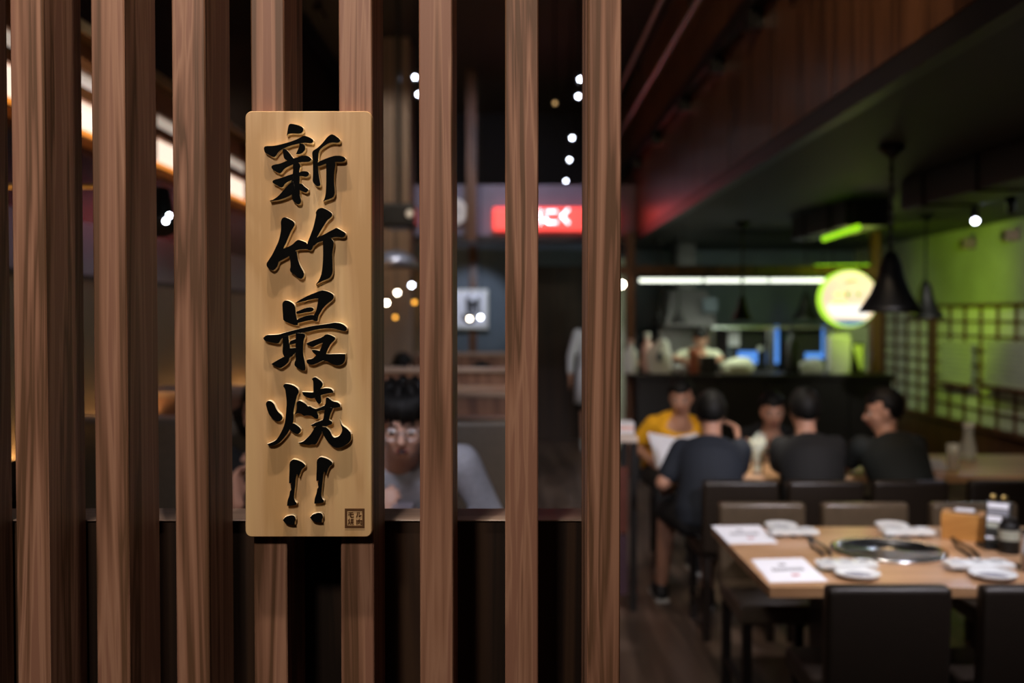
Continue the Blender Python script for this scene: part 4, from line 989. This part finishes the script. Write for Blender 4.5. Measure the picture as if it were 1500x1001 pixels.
# ------------------------------------------------------------------ people
RZ = lambda d: Matrix.Rotation(math.radians(d), 3, 'Z')
RX = lambda d: Matrix.Rotation(math.radians(d), 3, 'X')
RY = lambda d: Matrix.Rotation(math.radians(d), 3, 'Y')
def hand(mb, wr, d, nrm, thumb, curl=25, spread=.0):
    """palm from the wrist along d; nrm = direction the palm faces; thumb = +1/-1 side along d x nrm"""
    d = Vector(d).normalized(); nrm = Vector(nrm); nrm = (nrm - d*nrm.dot(d)).normalized(); s = d.cross(nrm).normalized()*thumb
    wr = Vector(wr); pal = wr+d*.095
    for k in range(4):
        o_ = s*(.03-.02*k)
        mb.cap(wr+d*.015+o_*.6, pal+o_, .014, .0115, 8)
    for k, L in enumerate((.072, .08, .075, .058)):
        p = pal+s*(.03-.02*k); v = d+s*(.06-.04*k); v.normalize(); seg = L/3; r = .0098-.0005*k
        c_ = math.radians(curl)
        for j in range(3):
            v2 = (v*math.cos(c_)+nrm*math.sin(c_)).normalized(); p2 = p+v2*seg*1.08
            mb.cap(p, p2, r, r*.93, 8); p, v, r = p2, v2, r*.93
    p = wr+d*.03+s*.03; v = (d*.55+s*.75+nrm*.35).normalized()
    p2 = p+v*.045; mb.cap(p, p2, .013, .011, 8); v = (d*.85+s*.3+nrm*.35).normalized(); mb.cap(p2, p2+v*.04, .0105, .009, 8)
def person(name, lab, x, y, face, seat=.45, lean=12, torso=.50, head_yaw=0, head_pitch=8, head_off=(0, 0), sk='skin', shirt='shirt_black', trousers='trousers_dark',
           arms=None, legs=None, sleeve=.55, stand=False, hair='short', vox=.011, features=True, glasses=False, z0=0, curve=10, hands=True, group=None, mouth_open=False, apron=None, head=None, head_dz=0, shw=.155, shoe='shoe_dark'):
    t = empty(name, (x, y, z0), lab, 'person', group); t.rotation_euler = (0, 0, math.radians(face))
    ORG[t.name] = Vector((0, 0, 0))
    pz = .93 if stand else seat+.11
    pel = Vector((0, 0, pz)); L1, L2 = math.radians(lean), math.radians(lean+curve)
    waist = pel+Vector((0, math.sin(L1), math.cos(L1)))*torso*.38
    chest = waist+Vector((0, math.sin(L2), math.cos(L2)))*torso*.34
    neck = chest+Vector((0, math.sin(L2), math.cos(L2)))*torso*.28
    if head is not None:                                  # bend the spine so that the head sits where it should
        loc_ = Matrix.Rotation(-math.radians(face), 3, 'Z') @ (Vector(head)-Vector((x, y, z0)))
        neck = loc_ - Vector((head_off[0], .035+head_off[1], .145+head_dz))
        d_ = neck-pel; waist = pel+d_*.38+Vector((0, -.10*d_.y-.02, .02)); chest = pel+d_*.72+Vector((0, -.06*d_.y-.012, .02))
    shl = {s: chest.lerp(neck, .62)+Vector((s*shw, 0, 0)) for s in (-1, 1)}
    RH = RZ(head_yaw) @ RX(-head_pitch) * 0.93
    hc = neck+Vector((head_off[0], .035+head_off[1], .145+head_dz))
    body = MB()
    body.tube([pel-Vector((0, 0, .07)), pel, waist, chest, chest.lerp(neck, .7), neck], [.13, .155, .138, .158, .13, .06], [.10, .11, .1, .112, .085, .058], n=18, ref=(1, 0, 0))
    body.cap(neck-Vector((0, 0, .03)), hc+RH @ Vector((0, -.02, -.05)), .056, .05)
    # head: skull, face, jaw, chin, nose, brow, ears
    def hp(v): return hc + RH @ Vector(v)
    body.ell(hp((0, -.012, .03)), (.074, .092, .09), RH, 18); body.ell(hp((0, .012, -.03)), (.064, .074, .088), RH, 18)
    body.ell(hp((0, .04, -.082)), (.036, .035, .03), RH, 12)
    body.cap(hp((0, .083, .005)), hp((0, .104, -.032)), .009, .014, 8); body.ell(hp((0, .094, -.036)), (.019, .014, .01), RH, 10)
    body.cap(hp((-.035, .072, .022)), hp((.035, .072, .022)), .013, .013, 8)
    for s in (-1, 1):
        body.ell(hp((s*.074, -.008, -.01)), (.01, .02, .032), RH @ RZ(-s*18), 12)
        body.ell(hp((s*.04, .055, -.028)), (.024, .024, .024), RH, 10)
    A = arms or {}
    for s in (-1, 1):
        el, wr = A.get(s, (None, None))[:2] if s in A else (None, None)
        if el is None: el = shl[s]+Vector((s*.02, .13, -.19)); el.z = max(el.z, .805); wr = el+Vector((-s*.08, .19, 0)); wr.z = .815
        else: el, wr = Vector(el), Vector(wr)
        body.cap(shl[s], el, .05, .039); body.cap(el, wr, .039, .026)
        if hands:
            ex = A[s][2] if s in A and len(A[s]) > 2 else {}
            hand(body, wr, ex.get('d', (wr-el)), ex.get('n', (-s*.6, 0, -.8)), ex.get('thumb', s if False else -s*(-1)), ex.get('curl', 6))
        A[s] = (el, wr)
    Lg = legs or {}; legp = {}
    for s in (-1, 1):
        hip = pel+Vector((s*.085, 0, -.02))
        if s in Lg: kn, an = Vector(Lg[s][0]), Vector(Lg[s][1])
        elif stand: kn, an = Vector((s*.09, .01, .50)), Vector((s*.09, -.01, .085))
        else: kn, an = hip+Vector((s*.02, .39, .0)), Vector((s*.105, .30, .085))
        toe = an+Vector((s*.02, .15, -.05)); 
        if s in Lg and len(Lg[s]) > 2: toe = Vector(Lg[s][2])
        body.cap(hip, kn, .078, .055); body.cap(kn, an, .055, .036); body.cap(an+Vector((0, -.02, -.045)), toe, .034, .03)
        legp[s] = (hip, kn, an, toe)
    bo = body.build('body', sk, t, local=True, remesh=vox, sm=3)
    # shirt
    sh = MB(); g = .013
    sh.tube([pel-Vector((0, 0, .035)), pel+Vector((0, 0, .03)), waist, chest, chest.lerp(neck, .7), neck-Vector((0, .0, .012))], [.165, .172, .16, .178, .15, .078], [.125, .128, .122, .132, .106, .074], n=20, ref=(1, 0, 0))
    for s in (-1, 1):
        el, wr = A[s]
        if sleeve <= 1: sh.cap(shl[s], shl[s].lerp(el, sleeve), .064, .054 if sleeve < .9 else .05)
        else: sh.cap(shl[s], el, .062, .05); sh.cap(el, el.lerp(wr, sleeve-1), .05, .037)
    sh.build('shirt', shirt, t, local=True, remesh=.013, sm=4)
    tr = MB()
    tr.tube([pel-Vector((0, 0, .09)), pel-Vector((0, 0, .03)), pel+Vector((0, 0, .04))], [.12, .158, .155], [.1, .12, .115], n=18, ref=(1, 0, 0))
    sl = 0.9 if trousers != 'shorts' else 0.0
    for s in (-1, 1):
        hip, kn, an, toe = legp[s]
        tr.cap(hip, kn, .09, .068)
        if sl: tr.cap(kn, kn.lerp(an, sl), .068, .05)
    tr.build('trousers', 'trousers_dark' if trousers == 'shorts' else trousers, t, local=True, remesh=.014, sm=4)
    for s in (-1, 1):
        hip, kn, an, toe = legp[s]
        f = MB(); f.cap(an+Vector((0, -.025, -.04)), toe+Vector((0, .01, 0)), .044, .038); f.cap(an+Vector((0, 0, .01)), an+Vector((0, 0, -.04)), .044, .044)
        zmin = min(p.z for p in f.v); f.v = [Vector((p.x, p.y, max(p.z, 0.012) if an.z < .2 else p.z)) for p in f.v]
        so = f.build('shoe', shoe, t, local=True, remesh=.011, sm=2)
        if an.z < .2:
            d_ = (toe-an); d_.z = 0; d_.normalize(); sd_ = Vector((-d_.y, d_.x, 0)); b0 = an-d_*.06; b1 = toe+d_*.04
            m_ = MB(); m_.add([(*(b0+sd_*.038).xy, 0), (*(b1+sd_*.036).xy, 0), (*(b1-sd_*.036).xy, 0), (*(b0-sd_*.038).xy, 0), (*(b0+sd_*.038).xy, .022), (*(b1+sd_*.036).xy, .022), (*(b1-sd_*.036).xy, .022), (*(b0-sd_*.038).xy, .022)],
                  [(3, 2, 1, 0), (4, 5, 6, 7), (0, 1, 5, 4), (1, 2, 6, 5), (2, 3, 7, 6), (3, 0, 4, 7)]); o_ = m_.build('sole', 'sole_white', so, local=True, bevel=.008, seg=2)
    # hair: a shell round the skull whose face side sinks into the head
    hm = MB(); hm.ell((0, 0, 0), (1, 1, 1), n=40)
    vs = []
    for p in hm.v:
        th = p.z; fr_ = p.y
        nz_ = 1+.035*math.sin(p.x*23+p.y*11)*math.cos(p.z*17+p.y*9)
        q = Vector((p.x*.089, p.y*.108-.014, p.z*.112+.03))*1.0
        q = Vector((q.x*nz_, q.y*nz_, q.z*nz_))
        lim = .20+.10*abs(p.x)-.08*math.sin(p.x*9) if hair != 'fringe' else .10+.05*math.sin(p.x*14)
        inside = (fr_ > .25 and th < lim) or (hair in ('short', 'fringe') and th < -.5+.25*max(0, fr_) - .35*max(0, -fr_)) or (abs(p.x) > .55 and -.1 < fr_ <= .3 and th < (-.05 if hair != 'bob' else -9))
        if inside: q = Vector((q.x*.7, q.y*.72, q.z*.8))
        if hair == 'bob' and not inside and th < -.1: q = Vector((p.x*.128, p.y*.11-.014, p.z*.16+.03))
        vs.append(hc + RH @ q)
    hm.v = vs
    if hair == 'fringe':
        for k in range(11):
            u = (k-5)/5; dz = .012*math.sin(k*2.3)
            hm.tube([hp((u*.05, .03, .125)), hp((u*.068, .088-.03*u*u, .085)), hp((u*.075+.008*math.sin(k), .104-.045*u*u, .035+dz))], [.022, .018, .003], n=8)
        for k in range(9):
            a_ = k*2*math.pi/9
            hm.tube([hp((.03*math.cos(a_), -.02+.03*math.sin(a_), .13)), hp((.06*math.cos(a_), -.02+.07*math.sin(a_), .138)), hp((.085*math.cos(a_), -.02+.1*math.sin(a_), .10))], [.02, .018, .004], n=8)
    hm.build('hair', 'hair', t, local=True, smooth=True)
    if features:
        for s in (-1, 1):
            e = MB(); e.ell(hp((s*.031, .077, -.002)), (.0145, .009, .0065), RH, 12); eo = e.build('eye', 'eye_white', t, local=True, smooth=True)
            e = MB(); e.ell(hp((s*.031, .0855, -.002)), (.006, .004, .006), RH, 10); e.build('pupil', 'eye_dark', eo, local=True, smooth=True)
            e = MB(); e.tube([hp((s*.016, .087, .019)), hp((s*.034, .083, .024)), hp((s*.05, .072, .018))], [.003, .004, .002], n=6); e.build('eyebrow', 'hair', t, local=True)
        m_ = MB(); m_.ell(hp((0, .083, -.066)), (.024, .009, .009 if mouth_open else .006), RH, 12); mo = m_.build('mouth', 'lip', t, local=True, smooth=True)
        if mouth_open: m_ = MB(); m_.ell(hp((0, .088, -.066)), (.018, .006, .005), RH, 12); m_.build('mouth_opening', 'eye_dark', mo, local=True, smooth=True)
    if glasses:
        gl_ = MB()
        for s in (-1, 1):
            pts = [hp((s*.034+.025*math.cos(a), .1, -.004+.019*math.sin(a))) for a in [2*math.pi*k/16 for k in range(17)]]
            gl_.tube(pts, .0018, n=6, ref=tuple(RH @ Vector((0, 1, 0))), caps=False)
            gl_.cyl(hp((s*.059, .098, .002)), hp((s*.078, .0, .0)), .0016, n=6)
        gl_.cyl(hp((-.01, .101, 0)), hp((.01, .101, 0)), .0016, n=6)
        go = gl_.build('glasses', 'steel_dull', t, local=True)
        for s in (-1, 1):
            l_ = MB(); l_.lathe([(0, -.0006), (.0235, -.0006), (.0235, .0006), (0, .0006)], (0, 0, 0), 18, axis='Y'); l_.v = [hp((s*.034+p.x, .1+p.y, -.004+p.z*.78)) for p in l_.v]; l_.build('lens', 'lens_glass', go, local=True)
    if apron:
        ap = MB(); ap.tube([(0, 0, .55), (0, 0, .75), (0, 0, .97)], [.21, .195, .175], [.15, .14, .13], n=20, ref=(1, 0, 0)); ap.build('long_apron', apron, t, local=True, smooth=True)
    return t, hc
# diner in grey behind the slats (faces the viewer, hunched over a phone)
c = P(592, 624, 3.22)
person('person', 'person in a grey shirt and thin glasses bending over a phone behind the slats', c.x-.04, 3.72, 180, seat=.46, head=c, head_off=(-.03, .085), head_dz=-.05, head_pitch=9, sk='skin_pale', shirt='shirt_grey', shw=.205,
       arms={1: ((.19, .24, .76), (.09, .45, .82), dict(d=(-.4, .5, .5), n=(-.6, .2, .5), curl=30)), -1: ((-.33, .22, .74), (-.12, .40, .82), dict(curl=35))}, sleeve=1.75, hair='fringe', vox=.008, glasses=True, z0=.12, mouth_open=True)
ph = P(590, 742, 3.16)
t = empty('phone', (ph.x, ph.y, ph.z), 'black phone held by the grey-shirted diner', 'phone')
# companion in black behind the sign
c = P(386, 605, 3.68)
person('person', 'person in black with dark bobbed hair mostly hidden behind the wooden sign', c.x, 3.72, 180, seat=.46, head=c, head_pitch=5, sk='skin', shirt='shirt_black', hair='bob', z0=.12, sleeve=1.6, shw=.14,
       arms={1: ((.13, .20, .76), (.0, .40, .87), dict(d=(.0, -.1, 1), n=(-1, .2, 0), curl=40)), -1: ((-.14, .2, .78), (-.08, .36, .80))})
# heads beyond the third divider
c = P(590, 541, 7.95)
person('person', 'person with black hair leaning over behind the third booth divider', c.x, 8.5, 180, seat=.46, head=c, head_pitch=24, sk='skin_pale', shirt='shirt_grey', z0=.12, vox=.016, features=False, hands=False)
c = P(706, 552, 8.1)
person('person', 'person of whom only a dark head top shows beneath the framed picture', c.x, 8.52, 180, seat=.46, head=c, head_pitch=45, shirt='shirt_black', z0=.12, vox=.016, features=False, hands=False)
# server walking in the aisle
c = P(866, 655, 12.4)
person('person', 'person in a white shirt and dark shorts standing in the far aisle', c.x, 12.4, 185, stand=True, lean=2, curve=2, torso=.52, shirt='shirt_white', trousers='shorts', sk='skin', sleeve=1.75, vox=.015, features=False, shw=.17, shoe='sole_white', apron='shirt_white',
       arms={-1: ((-.24, .0, 1.12), (-.24, .06, .88)), 1: ((.25, .02, 1.12), (.27, .08, .87))})
# kitchen staff
c = P(1026, 497, 10.62)
person('person', 'cook in a cream top bending over the kitchen counter', c.x, 10.95, 175, stand=True, head=c, head_pitch=28, shirt='uniform_cream', sleeve=.6, vox=.015, features=True,
       arms={1: ((.24, .3, 1.16), (.12, .5, 1.14)), -1: ((-.24, .3, 1.16), (-.12, .5, 1.14))})
c = P(948, 507, 11.2)
person('person', 'kitchen worker with dark hair partly hidden by bottles at the counter end', c.x, 11.4, 170, stand=True, head=c, head_pitch=35, shirt='shirt_green_black', vox=.016, features=False, hands=False)
# yellow shirt, facing the viewer, reading
c = P(998, 583, 6.5)
person('person', 'diner in a yellow T-shirt reading a white menu', c.x-.06, 6.74, 184, seat=.477, head=c, head_pitch=12, head_yaw=-22, shirt='shirt_yellow', sk='skin', sleeve=.65, vox=.011,
       arms={1: ((.225, .08, .76), (.12, .20, .66), dict(curl=30, d=(0, .7, .1), n=(-1, 0, .2))), -1: ((-.20, .10, .78), (-.09, .22, .72), dict(curl=45, n=(1, 0, .2)))})
# the menu he holds: a folded sheet
def foldsheet():
    A_, B_, C_ = P(949, 634, 6.33), P(990, 641, 6.40), P(1022, 634, 6.30)
    a_, b_, c_ = P(962, 686, 6.30), P(985, 690, 6.36), P(1018, 684, 6.28)
    m_ = MB()
    for q in ((A_, B_, b_, a_), (B_, C_, c_, b_)):
        nrm = (q[1]-q[0]).cross(q[3]-q[0]).normalized()*.0015
        m_.add([v-nrm for v in q]+[v+nrm for v in q], [(3, 2, 1, 0), (4, 5, 6, 7), (0, 1, 5, 4), (1, 2, 6, 5), (2, 3, 7, 6), (3, 0, 4, 7)])
    return m_
one(foldsheet(), 'menu_sheet', 'paper', 'white folded menu held by the diner in yellow', 'menu')
# navy shirt, back to the viewer
c = P(1041, 608, 5.38)
person('person', 'diner in a navy T-shirt with his back to the viewer', c.x-.055, 5.17, -4, seat=.477, head=c, head_pitch=14, shirt='shirt_navy', sleeve=.75, trousers='shorts', vox=.011, features=False, shw=.15,
       arms={1: ((.19, .19, .79), (.20, .34, .90), dict(d=(0, .15, .9), n=(-1, 0, 0), curl=45)), -1: ((-.22, .08, .74), (-.19, .28, .68))},
       legs={-1: ((-.17, .38, .54), (-.19, .55, .085)), 1: ((.06, .40, .54), (.05, .42, .085))})
# black-clad diners
c = P(1178, 604, 5.38)
person('person', 'diner in black with his back to the viewer, beside the navy-shirted diner', c.x, 5.17, 0, seat=.477, head=c, head_pitch=10, shirt='shirt_black', vox=.012, features=False, sleeve=.8, shw=.14,
       arms={-1: ((-.145, .16, .81), (-.04, .34, .815)), 1: ((.145, .16, .81), (.06, .34, .815))})
c = P(1293, 603, 5.38)
person('person', 'diner in black with the head turned left in profile', c.x+.07, 5.17, 3, seat=.477, head=c, head_pitch=6, head_yaw=78, shirt='shirt_green_black', vox=.011, features=True, sleeve=.7, shw=.145)
c = P(1131, 603, 6.45)
person('person', 'diner in black facing the viewer from across the second-row table', c.x, 6.72, 176, seat=.477, head=c, head_pitch=10, shirt='shirt_black', vox=.012, features=True, sleeve=.8)
# chairs of the diners on the far side
chair(P(995, 640, 6.8).x, 6.74, math.pi, 'brown leather chair of the diner in yellow', 'leather_brown')
chair(P(1133, 640, 6.8).x, 6.74, math.pi, 'brown leather chair of the black-clad diner facing the viewer', 'leather_brown')
# phone parts
MB().box(ph.x-.035, ph.x+.035, ph.y-.075, ph.y+.075, ph.z-.008, ph.z).build('body', 'black_paint', t if False else bpy.data.objects['phone'], bevel=.003)
MB().box(ph.x-.032, ph.x+.032, ph.y-.07, ph.y+.07, ph.z+.0002, ph.z+.0008).build('screen', 'gloss_mid', bpy.data.objects['phone'])

# ------------------------------------------------------------------ ceiling spotlights, most of them added to brighten dark parts
spotlight((1.75, 2.6, 2.36), (1.25, 3.7, .75), 130, '#f6f0fa', 'ceiling spotlight above the nearest dining table', 75, .03, ceil=ZL)
spotlight((1.72, 2.75, 2.36), (1.2, 6.3, .85), 170, '#f6f0fa', 'ceiling spotlight reaching over to the second row of tables', 30, .03, ceil=ZL)  # added lamp out of view, lightens the second-row diners
spotlight((2.95, 4.7, 2.36), (2.9, 6.0, .75), 22, '#ffe8d0', 'ceiling spotlight above the table before the shoji', 50, .03, ceil=ZL)
spotlight((3.4, 7.0, 2.36), (4.4, 9.0, 1.1), 70, '#f4f0e4', 'ceiling spotlight turned to the shoji wall', 80, .03, ceil=ZL)  # added to put neutral light on the shoji
spotlight((-.3, 1.62, 2.4), (-.32, 3.3, 1.15), 75, '#f3f0ff', 'ceiling spotlight above the first booth', 56, .12)
spotlight((-.5, 4.4, 3.6), (-.4, 6.8, 1.0), 110, '#ffeede', 'ceiling spotlight above the second booth', 70, .04)
spotlight((.1, 9.0, 3.7), (-.3, 11, 2.8), 75, '#dfe0ff', 'ceiling spotlight aimed at the bulkhead', 80, .04)  # added lamp behind a slat, lifts the bulkhead
spotlight((.1, 2.2, 3.9), (1.33, 5.0, 3.0), 115, '#ffe0b8', 'ceiling spotlight washing the walnut fascia', 90, .05)  # added to bring up the dark fascia
spotlight((.75, 3.0, 3.9), (.8, 4.3, 0), 170, '#fff0e4', 'ceiling spotlight over the aisle', 40, .05)  # added to lighten the aisle floor
spotlight((-1.45, 7.8, 3.9), (-1.1, 9.6, 2.9), 60, '#ffeedd', 'ceiling spotlight aimed at the pale column', 50, .04)  # added to lighten the column
spotlight((-1.0, 4.6, 3.6), (-1.9, 4.6, 1.75), 30, '#e8e6ff', 'ceiling spotlight turned to the left wall', 60, .05)  # added to brighten the paler wall strip
spotlight((.9, 5.0, 3.9), (1.3, 5.55, .9), 420, '#fff4e0', 'ceiling spotlight aimed past the fascia at the second-row table', 15, .03)  # added lamp out of view, for the tall glass
